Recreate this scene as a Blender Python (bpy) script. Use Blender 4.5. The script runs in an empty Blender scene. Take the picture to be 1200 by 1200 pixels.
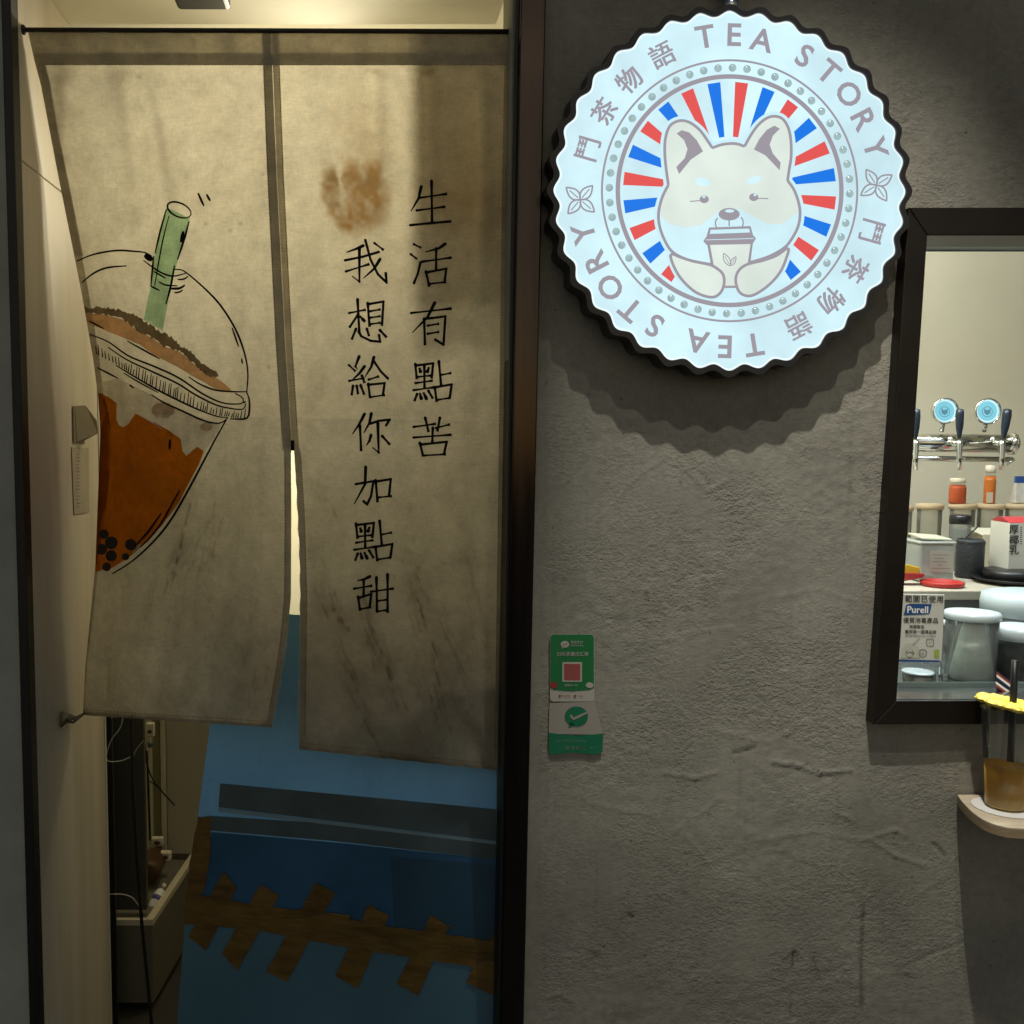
import bpy, math, random
import numpy as np
from mathutils import Vector, Matrix
from mathutils.geometry import delaunay_2d_cdt
random.seed(7); RNG = np.random.default_rng(7)
PI = math.pi
scn = bpy.context.scene
C = scn.collection

# ------------------------------------------------------------------ camera
F, XP, PITCH, DIST, CAMZ = 1200.0, 420.0, math.atan(100/1200), 1.776, 1.5
cam_d = bpy.data.cameras.new('camera'); cam = bpy.data.objects.new('camera', cam_d); C.objects.link(cam)
cam.location = (0, -DIST, CAMZ); cam.rotation_euler = (PI/2-PITCH, 0, 0)
cam_d.sensor_width = 36; cam_d.lens = 36*F/1200; cam_d.shift_x = (600-XP)/1200
cam_d.clip_start = 0.05; cam_d.clip_end = 500
scn.camera = cam
def px(x, y, Y):
    """point of the place that the photograph shows at (x, y), at depth Y behind the facade"""
    a, b = (x-XP)/F, -(y-600)/F
    d = Vector((a, math.cos(PITCH)+b*math.sin(PITCH), -math.sin(PITCH)+b*math.cos(PITCH)))
    t = (Y+DIST)/d.y
    return Vector((0, -DIST, CAMZ))+d*t
def zpx(x, y, z):
    a, b = (x-XP)/F, -(y-600)/F
    d = Vector((a, math.cos(PITCH)+b*math.sin(PITCH), -math.sin(PITCH)+b*math.cos(PITCH)))
    t = (z-CAMZ)/d.z
    return Vector((0, -DIST, CAMZ))+d*t
def xpx(x, y, X):
    a, b = (x-XP)/F, -(y-600)/F
    d = Vector((a, math.cos(PITCH)+b*math.sin(PITCH), -math.sin(PITCH)+b*math.cos(PITCH)))
    t = X/d.x
    return Vector((0, -DIST, CAMZ))+d*t

# ------------------------------------------------------------------ world, exposure
w = bpy.data.worlds.new('World'); scn.world = w; w.use_nodes = True
nt = w.node_tree; bg = nt.nodes['Background']
sky = nt.nodes.new('ShaderNodeTexSky'); sky.sky_type = 'NISHITA'; sky.sun_disc = False
sky.sun_elevation = math.radians(25.0); sky.sun_rotation = math.radians(180)
tn = nt.nodes.new('ShaderNodeMix'); tn.data_type = 'RGBA'; tn.blend_type = 'MULTIPLY'; tn.inputs[0].default_value = 1; tn.inputs[7].default_value = (.99, 1.0, .93, 1)   # city night haze
nt.links.new(sky.outputs[0], tn.inputs[6]); nt.links.new(tn.outputs[2], bg.inputs[0]); bg.inputs[1].default_value = 0.033
scn.view_settings.view_transform = 'Standard'; scn.view_settings.look = 'None'
scn.view_settings.exposure = 0; scn.view_settings.gamma = 1; scn.view_settings.use_curve_mapping = False
scn.cycles.use_denoising = True
scn.cycles.max_bounces = 10; scn.cycles.transparent_max_bounces = 16

# ------------------------------------------------------------------ lamps (the shop's own, above the frame, and added fills)
def lamp(name, kind, loc, power, col, **k):
    d = bpy.data.lights.new(name, kind); d.energy = power; d.color = col
    o = bpy.data.objects.new(name, d); C.objects.link(o); o.location = loc
    for a, b in k.items():
        if a == 'target':
            o.rotation_euler = (Vector(b)-Vector(loc)).to_track_quat('-Z', 'Y').to_euler()
        else: setattr(d, a, b)
    return o
SC = px(855, 224, 0)                                      # sign centre on the wall
lamp('awning_downlight', 'SPOT', (SC.x-0.05, -.82, SC.z+1.34), 165, (1.0, .96, .84), spot_size=math.radians(36), spot_blend=1.0, shadow_soft_size=.014, target=(.86, 0, 1.14))
lamp('awning_downlight', 'SPOT', (SC.x+0.06, -1.02, SC.z+1.14), 34, (1.0, .96, .84), spot_size=math.radians(38), spot_blend=1.0, shadow_soft_size=.016, target=(.86, 0, 1.14))
lamp('doorway_lamp', 'SPOT', (-.08, .72, 2.15), 35, (1.0, .91, .66), spot_size=math.radians(92), spot_blend=1.0, shadow_soft_size=.05, target=(-.14, .05, 1.98))
lamp('doorway_fill', 'POINT', (-.14, 1.0, 2.05), 10.0, (1.0, .90, .64), shadow_soft_size=.05)  # added fill for the soffit and room, no bulb of the shop
lamp('slit_fill_spot', 'SPOT', (-.15, .90, 2.25), 150, (1.0, .93, .70), spot_size=math.radians(26), spot_blend=.6, shadow_soft_size=.04, target=(-.19, 1.70, 1.14))  # added narrow fill, brightens the back wall behind the curtain slit
lamp('shop_ceiling_lamp', 'AREA', (.92, .62, 2.40), 14, (1.0, .97, .85), shape='RECTANGLE', size=.6, size_y=.2, target=(1.32, 1.1, 1.4))
lamp('counter_strip_lamp', 'AREA', (1.32, .50, 2.0), 11.5, (.78, .94, 1.0), shape='RECTANGLE', size=.8, size_y=.04, target=(1.22, 0, 1.05))
lamp('post_streak_strip', 'AREA', (.4, -4.6, 3.72), 1.0, (1.0, .70, .45), shape='RECTANGLE', size=3.0, size_y=.012, target=(.3, 0, 2.1))  # added unseen strip, for the warm streak reflected in the door post

# ------------------------------------------------------------------ material helpers
def s2l(c):
    c = c/255.0
    return c/12.92 if c <= .04045 else ((c+.055)/1.055)**2.4
def rgb(r, g, b): return (s2l(r), s2l(g), s2l(b), 1)
def newmat(name):
    m = bpy.data.materials.new(name); m.use_nodes = True
    return m, m.node_tree.nodes, m.node_tree.links
def pbr(name, col, rough=.6, metal=0, bump=0, bscale=60, vary=0, vscale=4, spec=.5, stretch=(1, 1, 1), trans=0, ior=1.45, alpha=1, coat=0):
    m, N, L = newmat(name); p = N['Principled BSDF']
    p.inputs['Roughness'].default_value = rough; p.inputs['Metallic'].default_value = metal
    p.inputs['Specular IOR Level'].default_value = spec; p.inputs['Transmission Weight'].default_value = trans
    p.inputs['IOR'].default_value = ior; p.inputs['Alpha'].default_value = alpha; p.inputs['Coat Weight'].default_value = coat
    p.inputs['Base Color'].default_value = col
    if vary or bump:
        tc = N.new('ShaderNodeTexCoord'); mp = N.new('ShaderNodeMapping'); mp.inputs['Scale'].default_value = stretch
        L.new(tc.outputs['Object'], mp.inputs['Vector'])
    if vary:
        n = N.new('ShaderNodeTexNoise'); n.inputs['Scale'].default_value = vscale; n.inputs['Detail'].default_value = 8; n.inputs['Roughness'].default_value = .62
        L.new(mp.outputs[0], n.inputs['Vector'])
        r = N.new('ShaderNodeMapRange'); r.inputs['From Min'].default_value = .3; r.inputs['From Max'].default_value = .7
        r.inputs['To Min'].default_value = 1-vary; r.inputs['To Max'].default_value = 1+vary
        L.new(n.outputs['Fac'], r.inputs['Value'])
        v = N.new('ShaderNodeVectorMath'); v.operation = 'SCALE'; v.inputs[0].default_value = col[:3]
        L.new(r.outputs[0], v.inputs['Scale']); L.new(v.outputs[0], p.inputs['Base Color'])
        r2 = N.new('ShaderNodeMapRange'); r2.inputs['To Min'].default_value = max(0, rough-.12); r2.inputs['To Max'].default_value = min(1, rough+.12)
        L.new(n.outputs['Fac'], r2.inputs['Value']); L.new(r2.outputs[0], p.inputs['Roughness'])
    if bump:
        n2 = N.new('ShaderNodeTexNoise'); n2.inputs['Scale'].default_value = bscale; n2.inputs['Detail'].default_value = 6
        L.new(mp.outputs[0], n2.inputs['Vector'])
        b = N.new('ShaderNodeBump'); b.inputs['Strength'].default_value = bump; b.inputs['Distance'].default_value = .002
        L.new(n2.outputs['Fac'], b.inputs['Height']); L.new(b.outputs[0], p.inputs['Normal'])
    return m
def emit(name, col, s=1.0, vary=0):
    m, N, L = newmat(name); N.remove(N['Principled BSDF']); out = N['Material Output']
    e = N.new('ShaderNodeEmission'); e.inputs[0].default_value = col; e.inputs[1].default_value = s
    if vary:
        tc = N.new('ShaderNodeTexCoord'); n = N.new('ShaderNodeTexNoise'); n.inputs['Scale'].default_value = 9; n.inputs['Detail'].default_value = 5
        L.new(tc.outputs['Object'], n.inputs['Vector'])
        r = N.new('ShaderNodeMapRange'); r.inputs['From Min'].default_value = .3; r.inputs['From Max'].default_value = .7; r.inputs['To Min'].default_value = s*(1-vary); r.inputs['To Max'].default_value = s*(1+vary)
        L.new(n.outputs['Fac'], r.inputs['Value']); L.new(r.outputs[0], e.inputs[1])
    g = N.new('ShaderNodeBsdfGlossy'); g.inputs['Roughness'].default_value = .25; g.inputs['Color'].default_value = (.04, .04, .04, 1)
    a = N.new('ShaderNodeAddShader'); L.new(e.outputs[0], a.inputs[0]); L.new(g.outputs[0], a.inputs[1]); L.new(a.outputs[0], out.inputs[0])
    return m

# ------------------------------------------------------------------ object helpers
def tag(o, label=None, cat=None, group=None, kind=None):
    if label: o['label'] = label
    if cat: o['category'] = cat
    if group: o['group'] = group
    if kind: o['kind'] = kind
    return o
def empty(name, loc=(0, 0, 0), label=None, cat=None, group=None):
    o = bpy.data.objects.new(name, None); o.location = loc; o.empty_display_size = .05; C.objects.link(o)
    return tag(o, label, cat, group)
def mk(name, V, Fc, mat, parent=None, smooth=False):
    me = bpy.data.meshes.new(name); me.from_pydata([tuple(v) for v in V], [], [tuple(f) for f in Fc]); me.update()
    if smooth: me.polygons.foreach_set('use_smooth', [True]*len(me.polygons))
    me.materials.append(mat)
    o = bpy.data.objects.new(name, me); C.objects.link(o)
    if parent is not None:
        o.parent = parent
        o.matrix_parent_inverse = Matrix.Translation(-world_loc(parent))
    return o
def world_loc(o):
    v = Vector((0, 0, 0))
    if o.type == 'EMPTY': v = Vector(o.location)
    return v
def bev(o, wd, seg=2):
    b = o.modifiers.new('bevel', 'BEVEL'); b.width = wd; b.segments = seg; b.limit_method = 'ANGLE'; b.angle_limit = .6
    return o
class MB:
    def __init__(s): s.V = []; s.F = []
    def add(s, V, Fc):
        n = len(s.V); s.V += [Vector(v) for v in V]; s.F += [tuple(i+n for i in f) for f in Fc]; return s
    def box(s, x0, x1, y0, y1, z0, z1):
        V = [(x, y, z) for z in (z0, z1) for y in (y0, y1) for x in (x0, x1)]
        return s.add(V, [(0, 2, 3, 1), (4, 5, 7, 6), (0, 1, 5, 4), (2, 6, 7, 3), (0, 4, 6, 2), (1, 3, 7, 5)])
    def prism(s, pts, depth):                   # polygon of world points extruded along +Y
        n = len(pts); V = [Vector(p) for p in pts]+[Vector(p)+Vector((0, depth, 0)) for p in pts]
        return s.add(V, [tuple(range(n)), tuple(range(2*n-1, n-1, -1))]+[(i, i+n, (i+1) % n+n, (i+1) % n) for i in range(n)])
    def tube(s, P, r, k=8, caps=True):
        P = [Vector(p) for p in P]; n = len(P); R = r if isinstance(r, (list, tuple)) else [r]*n
        rings = []; up = Vector((0.13, .3, 1)).normalized()
        for i, p in enumerate(P):
            t = (P[min(i+1, n-1)]-P[max(i-1, 0)]).normalized()
            a = t.cross(up)
            if a.length < .05: a = t.cross(Vector((1, 0, 0)))
            a.normalize(); b = t.cross(a)
            rings.append([p+(a*math.cos(2*PI*j/k)+b*math.sin(2*PI*j/k))*R[i] for j in range(k)])
        V = [v for rg in rings for v in rg]; Fc = []
        for i in range(n-1):
            for j in range(k):
                Fc.append((i*k+j, i*k+(j+1) % k, (i+1)*k+(j+1) % k, (i+1)*k+j))
        if caps: Fc += [tuple(range(k-1, -1, -1)), tuple((n-1)*k+j for j in range(k))]
        return s.add(V, Fc)
    def lathe(s, c, prof, k=32, axis='Z', sx=1, sy=1):
        c = Vector(c); V = []; Fc = []
        for (r, h) in prof:
            for j in range(k):
                a = 2*PI*j/k
                q = (r*math.cos(a)*sx, r*math.sin(a)*sy, h)
                if axis == 'Y': q = (q[0], h, q[1])
                if axis == 'X': q = (h, q[0], q[1])
                V.append(c+Vector(q))
        for i in range(len(prof)-1):
            for j in range(k):
                Fc.append((i*k+j, i*k+(j+1) % k, (i+1)*k+(j+1) % k, (i+1)*k+j))
        if prof[0][0] > 0: Fc.append(tuple(range(k-1, -1, -1)))
        if prof[-1][0] > 0: Fc.append(tuple((len(prof)-1)*k+j for j in range(k)))
        return s.add(V, Fc)
    def build(s, name, mat, parent=None, smooth=False):
        o = mk(name, s.V, s.F, mat, parent, smooth)
        return o
def box(name, x0, x1, y0, y1, z0, z1, mat, parent=None, bw=0):
    o = MB().box(x0, x1, y0, y1, z0, z1).build(name, mat, parent)
    if bw: bev(o, bw)
    return o
# flat print: 2-D outlines (pixels of the photograph) laid on a surface by a mapping (x, y) -> point
def ribbon(pts, wd, step=5, jit=0):
    """variable width ribbon polygon pieces in 2-D; wd = (start, end) or list"""
    P = [Vector(p) for p in pts]; D = [0]
    for i in range(1, len(P)): D.append(D[-1]+(P[i]-P[i-1]).length)
    Lh = D[-1]; n = max(2, int(Lh/step)+1)
    Q = []; 
    for i in range(n+1):
        d = Lh*i/n; k = 0
        while k < len(P)-2 and D[k+1] < d: k += 1
        seg = max(1e-6, D[k+1]-D[k]); Q.append(P[k].lerp(P[k+1], (d-D[k])/seg))
    W = []
    for i in range(n+1):
        f = i/n*(len(wd)-1); a = int(min(f, len(wd)-2)); W.append(wd[a]+(wd[a+1]-wd[a])*(f-a)+random.uniform(-jit, jit))
    V = []; Fc = []
    for i in range(n+1):
        t = (Q[min(i+1, n)]-Q[max(i-1, 0)]); t = t.normalized() if t.length > 1e-9 else Vector((1, 0))
        nn = Vector((-t.y, t.x))*W[i]/2
        V += [Q[i]+nn, Q[i]-nn]
    for i in range(n): Fc.append((2*i, 2*i+1, 2*i+3, 2*i+2))
    return V, Fc
def smooth2d(pts, closed=False, n=6):
    P = [Vector(p) for p in pts]; m = len(P); out = []
    rng = range(m) if closed else range(m-1)
    for i in rng:
        if closed: a, b, c, d = P[(i-1) % m], P[i], P[(i+1) % m], P[(i+2) % m]
        else: a, b, c, d = P[max(i-1, 0)], P[i], P[i+1], P[min(i+2, m-1)]
        for j in range(n):
            t = j/n
            out.append(.5*((2*b)+(c-a)*t+(2*a-5*b+4*c-d)*t*t+(3*b-a-3*c+d)*t**3))
    if not closed: out.append(P[-1])
    return out
def fill(poly, grid=None):
    P = [Vector((p[0], p[1])) for p in poly]; n = len(P); pts = list(P)
    if grid:
        x0, x1 = min(p.x for p in P), max(p.x for p in P); y0, y1 = min(p.y for p in P), max(p.y for p in P)
        def inside(q):
            c = False
            for i in range(n):
                a, b = P[i], P[i-1]
                if (a.y > q.y) != (b.y > q.y) and q.x < (b.x-a.x)*(q.y-a.y)/(b.y-a.y)+a.x: c = not c
            return c
        y = y0+grid/2
        while y < y1:
            x = x0+grid/2
            while x < x1:
                q = Vector((x, y))
                if inside(q): pts.append(q)
                x += grid
            y += grid
    r = delaunay_2d_cdt(pts, [], [list(range(n))], 1, 1e-5)
    return list(r[0]), [tuple(f) for f in r[2]]
class Flat:
    """collects 2-D print and lays it on a surface"""
    def __init__(s, mp): s.mp = mp; s.V = []; s.F = []
    def add(s, VF, lift=0):
        V, Fc = VF; n = len(s.V)
        for v in V: s.V.append(s.mp(v[0], v[1], lift))
        s.F += [tuple(i+n for i in f) for f in Fc]; return s
    def line(s, pts, wd, step=5, sm=True, jit=0, lift=0):
        if not isinstance(wd, (tuple, list)): wd = (wd, wd)
        return s.add(ribbon(smooth2d(pts) if sm and len(pts) > 2 else pts, wd, step, jit), lift)
    def build(s, name, mat, parent):
        return mk(name, s.V, s.F, mat, parent)
def text_mesh(body, size, align='CENTER', bold=0, space=1.0):
    cu = bpy.data.curves.new('lettering', 'FONT'); cu.body = body; cu.size = size; cu.align_x = align; cu.align_y = 'CENTER'
    cu.resolution_u = 3; cu.offset = bold; cu.space_character = space
    o = bpy.data.objects.new('lettering_tmp', cu); C.objects.link(o)
    dg = bpy.context.evaluated_depsgraph_get(); me = bpy.data.meshes.new_from_object(o.evaluated_get(dg))
    V = [v.co.copy() for v in me.vertices]; Fc = [tuple(p.vertices) for p in me.polygons]
    bpy.data.objects.remove(o); bpy.data.curves.remove(cu); bpy.data.meshes.remove(me)
    if V and align == 'CENTER':
        cx = (min(v.x for v in V)+max(v.x for v in V))/2; cy = (min(v.y for v in V)+max(v.y for v in V))/2
        V = [Vector((v.x-cx, v.y-cy, 0)) for v in V]
    return V, Fc
def smoothstep(a, b, x):
    t = min(1, max(0, (x-a)/(b-a))); return t*t*(3-2*t)
def interp(tab, y):
    return float(np.interp(y, [t[0] for t in tab], [t[1] for t in tab]))

# value noise in numpy
def vnoise(X, Z, sc, seed):
    r = np.random.default_rng(seed); T = r.random((256, 256))
    x, z = X/sc, Z/sc; xi, zi = np.floor(x).astype(int), np.floor(z).astype(int); fx, fz = x-xi, z-zi
    fx, fz = fx*fx*(3-2*fx), fz*fz*(3-2*fz)
    g = lambda i, j: T[i % 256, j % 256]
    return (g(xi, zi)*(1-fx)*(1-fz)+g(xi+1, zi)*fx*(1-fz)+g(xi, zi+1)*(1-fx)*fz+g(xi+1, zi+1)*fx*fz)*2-1

# ================================================================== MATERIALS
def plaster_mat():
    m, N, L = newmat('rough_plaster'); p = N['Principled BSDF']; p.inputs['Roughness'].default_value = .93; p.inputs['Specular IOR Level'].default_value = .18
    tc = N.new('ShaderNodeTexCoord')
    def noise(sc, det, rgh=.6, mul=(1, 1, 1), dist=0):
        mp = N.new('ShaderNodeMapping'); mp.inputs['Scale'].default_value = mul; L.new(tc.outputs['Object'], mp.inputs[0])
        n = N.new('ShaderNodeTexNoise'); n.inputs['Scale'].default_value = sc; n.inputs['Detail'].default_value = det; n.inputs['Roughness'].default_value = rgh; n.inputs['Distortion'].default_value = dist
        L.new(mp.outputs[0], n.inputs['Vector']); return n.outputs['Fac']
    a = noise(3.2, 9, .65); cr = N.new('ShaderNodeValToRGB'); L.new(a, cr.inputs[0])
    cr.color_ramp.elements[0].position = .30; cr.color_ramp.elements[0].color = (.212, .200, .168, 1)
    cr.color_ramp.elements[1].position = .70; cr.color_ramp.elements[1].color = (.310, .296, .250, 1)
    b = noise(70, 8, .7); mix = N.new('ShaderNodeMix'); mix.data_type = 'RGBA'; mix.blend_type = 'MULTIPLY'; mix.inputs[0].default_value = .5
    cb = N.new('ShaderNodeValToRGB'); cb.color_ramp.elements[0].position = .3; cb.color_ramp.elements[0].color = (.6, .6, .6, 1); cb.color_ramp.elements[1].position = .6
    L.new(b, cb.inputs[0]); L.new(cr.outputs[0], mix.inputs[6]); L.new(cb.outputs[0], mix.inputs[7])
    # dirt streaks that run down
    st = noise(9, 5, .6, (5, 1, .22)); cs = N.new('ShaderNodeValToRGB'); cs.color_ramp.elements[0].position = .26; cs.color_ramp.elements[0].color = (.55, .52, .48, 1); cs.color_ramp.elements[1].position = .42
    mix2 = N.new('ShaderNodeMix'); mix2.data_type = 'RGBA'; mix2.blend_type = 'MULTIPLY'; mix2.inputs[0].default_value = .28
    L.new(st, cs.inputs[0]); L.new(mix.outputs[2], mix2.inputs[6]); L.new(cs.outputs[0], mix2.inputs[7]); L.new(mix2.outputs[2], p.inputs['Base Color'])
    sp = N.new('ShaderNodeTexVoronoi'); sp.inputs['Scale'].default_value = 26; L.new(tc.outputs['Object'], sp.inputs['Vector'])
    pr = N.new('ShaderNodeMapRange'); pr.inputs['From Min'].default_value = .03; pr.inputs['From Max'].default_value = .075; pr.inputs['To Min'].default_value = .45; pr.inputs['To Max'].default_value = 1; L.new(sp.outputs['Distance'], pr.inputs['Value'])
    gx = noise(2.6, 4, .6); gr = N.new('ShaderNodeMapRange'); gr.inputs['From Min'].default_value = .35; gr.inputs['From Max'].default_value = .65; gr.inputs['To Min'].default_value = .86; gr.inputs['To Max'].default_value = 1.10; L.new(gx, gr.inputs['Value'])
    pm_ = N.new('ShaderNodeMath'); pm_.operation = 'MULTIPLY'; L.new(pr.outputs[0], pm_.inputs[0]); L.new(gr.outputs[0], pm_.inputs[1])
    vs = N.new('ShaderNodeVectorMath'); vs.operation = 'SCALE'; L.new(mix2.outputs[2], vs.inputs[0]); L.new(pm_.outputs[0], vs.inputs['Scale']); sa = N.new('ShaderNodeAttribute'); sa.attribute_name = 'scuff'; sm_ = N.new('ShaderNodeMix'); sm_.data_type = 'RGBA'; L.new(sa.outputs['Fac'], sm_.inputs[0]); L.new(vs.outputs[0], sm_.inputs[6]); sm_.inputs[7].default_value = (.035, .032, .026, 1); L.new(sm_.outputs[2], p.inputs['Base Color'])
    f = noise(150, 3, .55, (.85, 1, 1.15), .3); f2 = noise(380, 2); f3 = noise(62, 3, .55, (.85, 1, 1.2), .5)
    mm = N.new('ShaderNodeMath'); mm.operation = 'MULTIPLY_ADD'; mm.inputs[1].default_value = .45; L.new(f2, mm.inputs[0]); L.new(f, mm.inputs[2])
    m3 = N.new('ShaderNodeMath'); m3.operation = 'MULTIPLY_ADD'; m3.inputs[1].default_value = .6; L.new(f3, m3.inputs[0]); L.new(mm.outputs[0], m3.inputs[2])
    bu = N.new('ShaderNodeBump'); bu.inputs['Strength'].default_value = .45; bu.inputs['Distance'].default_value = .0034
    # bead strips are smoother: strength from a vertex attribute
    at = N.new('ShaderNodeAttribute'); at.attribute_name = 'rough_area'; ms = N.new('ShaderNodeMath'); ms.operation = 'MULTIPLY'; ms.inputs[1].default_value = .72
    zn = noise(5.5, 3, .5, (1, 1, 1), 1.2); zr_ = N.new('ShaderNodeMapRange'); zr_.inputs['From Min'].default_value = .38; zr_.inputs['From Max'].default_value = .60; zr_.inputs['To Min'].default_value = .28; zr_.inputs['To Max'].default_value = 1.0; L.new(zn, zr_.inputs['Value'])
    mz = N.new('ShaderNodeMath'); mz.operation = 'MULTIPLY'; L.new(at.outputs['Fac'], ms.inputs[0]); L.new(ms.outputs[0], mz.inputs[0]); L.new(zr_.outputs[0], mz.inputs[1]); L.new(mz.outputs[0], bu.inputs['Strength'])
    L.new(m3.outputs[0], bu.inputs['Height']); L.new(bu.outputs[0], p.inputs['Normal'])
    return m
M = {}
M['plaster'] = plaster_mat()
M['grey_wall'] = pbr('grey_painted_wall', (.30, .31, .27, 1), .85, bump=.3, bscale=80, vary=.22, vscale=5)
M['black_metal'] = pbr('black_metal', (.008, .007, .006, 1), .5, .0, vary=.2)
M['bronze'] = pbr('dark_bronze_steel', (.045, .034, .028, 1), .14, .85, vary=.25, vscale=3, stretch=(14, 14, .6), bump=.05, bscale=200)
M['window_bronze'] = pbr('window_bronze', (.012, .008, .005, 1), .42, .3, vary=.3, vscale=6, bump=.1, bscale=120)
M['jamb'] = pbr('off_white_panel', (.60, .53, .42, 1), .55, vary=.16, vscale=2.2, stretch=(5, 5, .6), bump=.08, bscale=60)
M['cream_wall'] = pbr('cream_wall_paint', (.62, .585, .44, 1), .75, vary=.06, vscale=2, bump=.1, bscale=40)
M['ceiling'] = pbr('cream_ceiling', (.70, .66, .52, 1), .7, vary=.04)
M['floor'] = pbr('dark_floor_tile', (.05, .045, .04, 1), .5, vary=.3, vscale=6)
M['pavement'] = pbr('pavement_stone', (.16, .155, .145, 1), .85, vary=.25, vscale=8, bump=.4, bscale=60)
M['board_blue'] = pbr('blue_plastic_board', (.19, .46, .78, 1), .30, vary=.16, vscale=3, stretch=(1, 1, .5), bump=.10, bscale=14, spec=.5)
M['board_navy'] = pbr('navy_film', (.020, .080, .165, 1), .32, vary=.3, vscale=4)
M['tape_brown'] = pbr('brown_packing_tape', (.105, .060, .010, 1), .34, vary=.5, vscale=22, bump=.9, bscale=38, stretch=(.4, 1, 1.6), spec=.5, coat=.2)
M['tape_grey'] = pbr('grey_film_tape', (.055, .085, .095, 1), .35, vary=.22, vscale=10, bump=.2, bscale=30)
M['tape_edge'] = pbr('pale_tape_edge', (.16, .24, .28, 1), .35, vary=.2)
def cloth_mat(name, col, trans=.5, stains=True):
    m, N, L = newmat(name); N.remove(N['Principled BSDF']); out = N['Material Output']
    tc = N.new('ShaderNodeTexCoord')
    n = N.new('ShaderNodeTexNoise'); n.inputs['Scale'].default_value = 26; n.inputs['Detail'].default_value = 9; n.inputs['Roughness'].default_value = .7; L.new(tc.outputs['Object'], n.inputs['Vector'])
    r = N.new('ShaderNodeMapRange'); r.inputs['From Min'].default_value = .3; r.inputs['From Max'].default_value = .7; r.inputs['To Min'].default_value = .78; r.inputs['To Max'].default_value = 1.12; L.new(n.outputs['Fac'], r.inputs['Value'])
    # linen threads: horizontal slubs
    mp = N.new('ShaderNodeMapping'); mp.inputs['Scale'].default_value = (60, 20, 420); L.new(tc.outputs['Object'], mp.inputs[0])
    n2 = N.new('ShaderNodeTexNoise'); n2.inputs['Scale'].default_value = 1; n2.inputs['Detail'].default_value = 2; L.new(mp.outputs[0], n2.inputs['Vector'])
    mp3 = N.new('ShaderNodeMapping'); mp3.inputs['Scale'].default_value = (420, 20, 110); L.new(tc.outputs['Object'], mp3.inputs[0])
    n3 = N.new('ShaderNodeTexNoise'); n3.inputs['Scale'].default_value = 1; n3.inputs['Detail'].default_value = 2; L.new(mp3.outputs[0], n3.inputs['Vector'])
    ad = N.new('ShaderNodeMath'); ad.operation = 'ADD'; L.new(n2.outputs['Fac'], ad.inputs[0]); L.new(n3.outputs['Fac'], ad.inputs[1])
    r2 = N.new('ShaderNodeMapRange'); r2.inputs['From Min'].default_value = .7; r2.inputs['From Max'].default_value = 1.3; r2.inputs['To Min'].default_value = .91; r2.inputs['To Max'].default_value = 1.08; L.new(ad.outputs[0], r2.inputs['Value'])
    mu = N.new('ShaderNodeMath'); mu.operation = 'MULTIPLY'; L.new(r.outputs[0], mu.inputs[0]); L.new(r2.outputs[0], mu.inputs[1])
    v = N.new('ShaderNodeVectorMath'); v.operation = 'SCALE'; v.inputs[0].default_value = col[:3]; L.new(mu.outputs[0], v.inputs['Scale']); c = v.outputs[0]
    if stains:
        for att, sc in (('rust_and_shade', (.25, .150, .055, 1)), ('dirt_stain', (.14, .10, .065, 1))):
            a = N.new('ShaderNodeAttribute'); a.attribute_name = att
            mx = N.new('ShaderNodeMix'); mx.data_type = 'RGBA'; L.new(a.outputs['Fac'], mx.inputs[0]); L.new(c, mx.inputs[6]); mx.inputs[7].default_value = sc; c = mx.outputs[2]
    d = N.new('ShaderNodeBsdfDiffuse'); t = N.new('ShaderNodeBsdfTranslucent'); L.new(c, d.inputs[0]); L.new(c, t.inputs[0])
    b = N.new('ShaderNodeBump'); b.inputs['Strength'].default_value = .5; b.inputs['Distance'].default_value = .0006; L.new(ad.outputs[0], b.inputs['Height']); L.new(b.outputs[0], d.inputs['Normal'])
    s = N.new('ShaderNodeMixShader'); s.inputs[0].default_value = trans; L.new(d.outputs[0], s.inputs[1]); L.new(t.outputs[0], s.inputs[2]); L.new(s.outputs[0], out.inputs[0])
    return m
M['linen'] = cloth_mat('stained_linen', (.52, .475, .365, 1), .45)
M['linen_hem'] = cloth_mat('linen_hem', (.56, .51, .38, 1), .50, False)
def ink(name, col, tr=.35): return cloth_mat(name, col, tr, False)
M['ink_black'] = ink('black_print', (.012, .012, .014, 1), .1)
M['ink_green'] = ink('green_print', (.62, .90, .62, 1), .6)
M['ink_orange'] = ink('orange_print', (.62, .19, .012, 1), .5)
M['ink_brown'] = ink('brown_print', (.26, .20, .12, 1), .45)
M['ink_tan'] = ink('tan_print', (.80, .50, .27, 1), .55)
M['ink_taupe'] = ink('taupe_print', (.72, .56, .40, 1), .55)
M['ink_pearl'] = ink('pearl_print', (.05, .045, .04, 1), .2)
M['ink_milk'] = ink('milk_print', (.88, .84, .72, 1), .6)

# ================================================================== GROUND, ROOM SHELLS
tag(MB().box(-40, 40, -40, 0.0, -.10, 0).build('pavement', M['pavement']), kind='structure')
tag(MB().box(-3, 4, 0.0, 4, -.10, -.002).build('floor', M['floor']), kind='structure')

XJ = px(30, 600, 0).x                                # jamb plane, left side of the doorway
XF = px(592, 600, 0).x                               # left side of the right door post
Z_SOF = xpx(80, 27, XJ).z
Y_SOF = xpx(80, 27, XJ).y
ZTOP = 3.3
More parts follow.
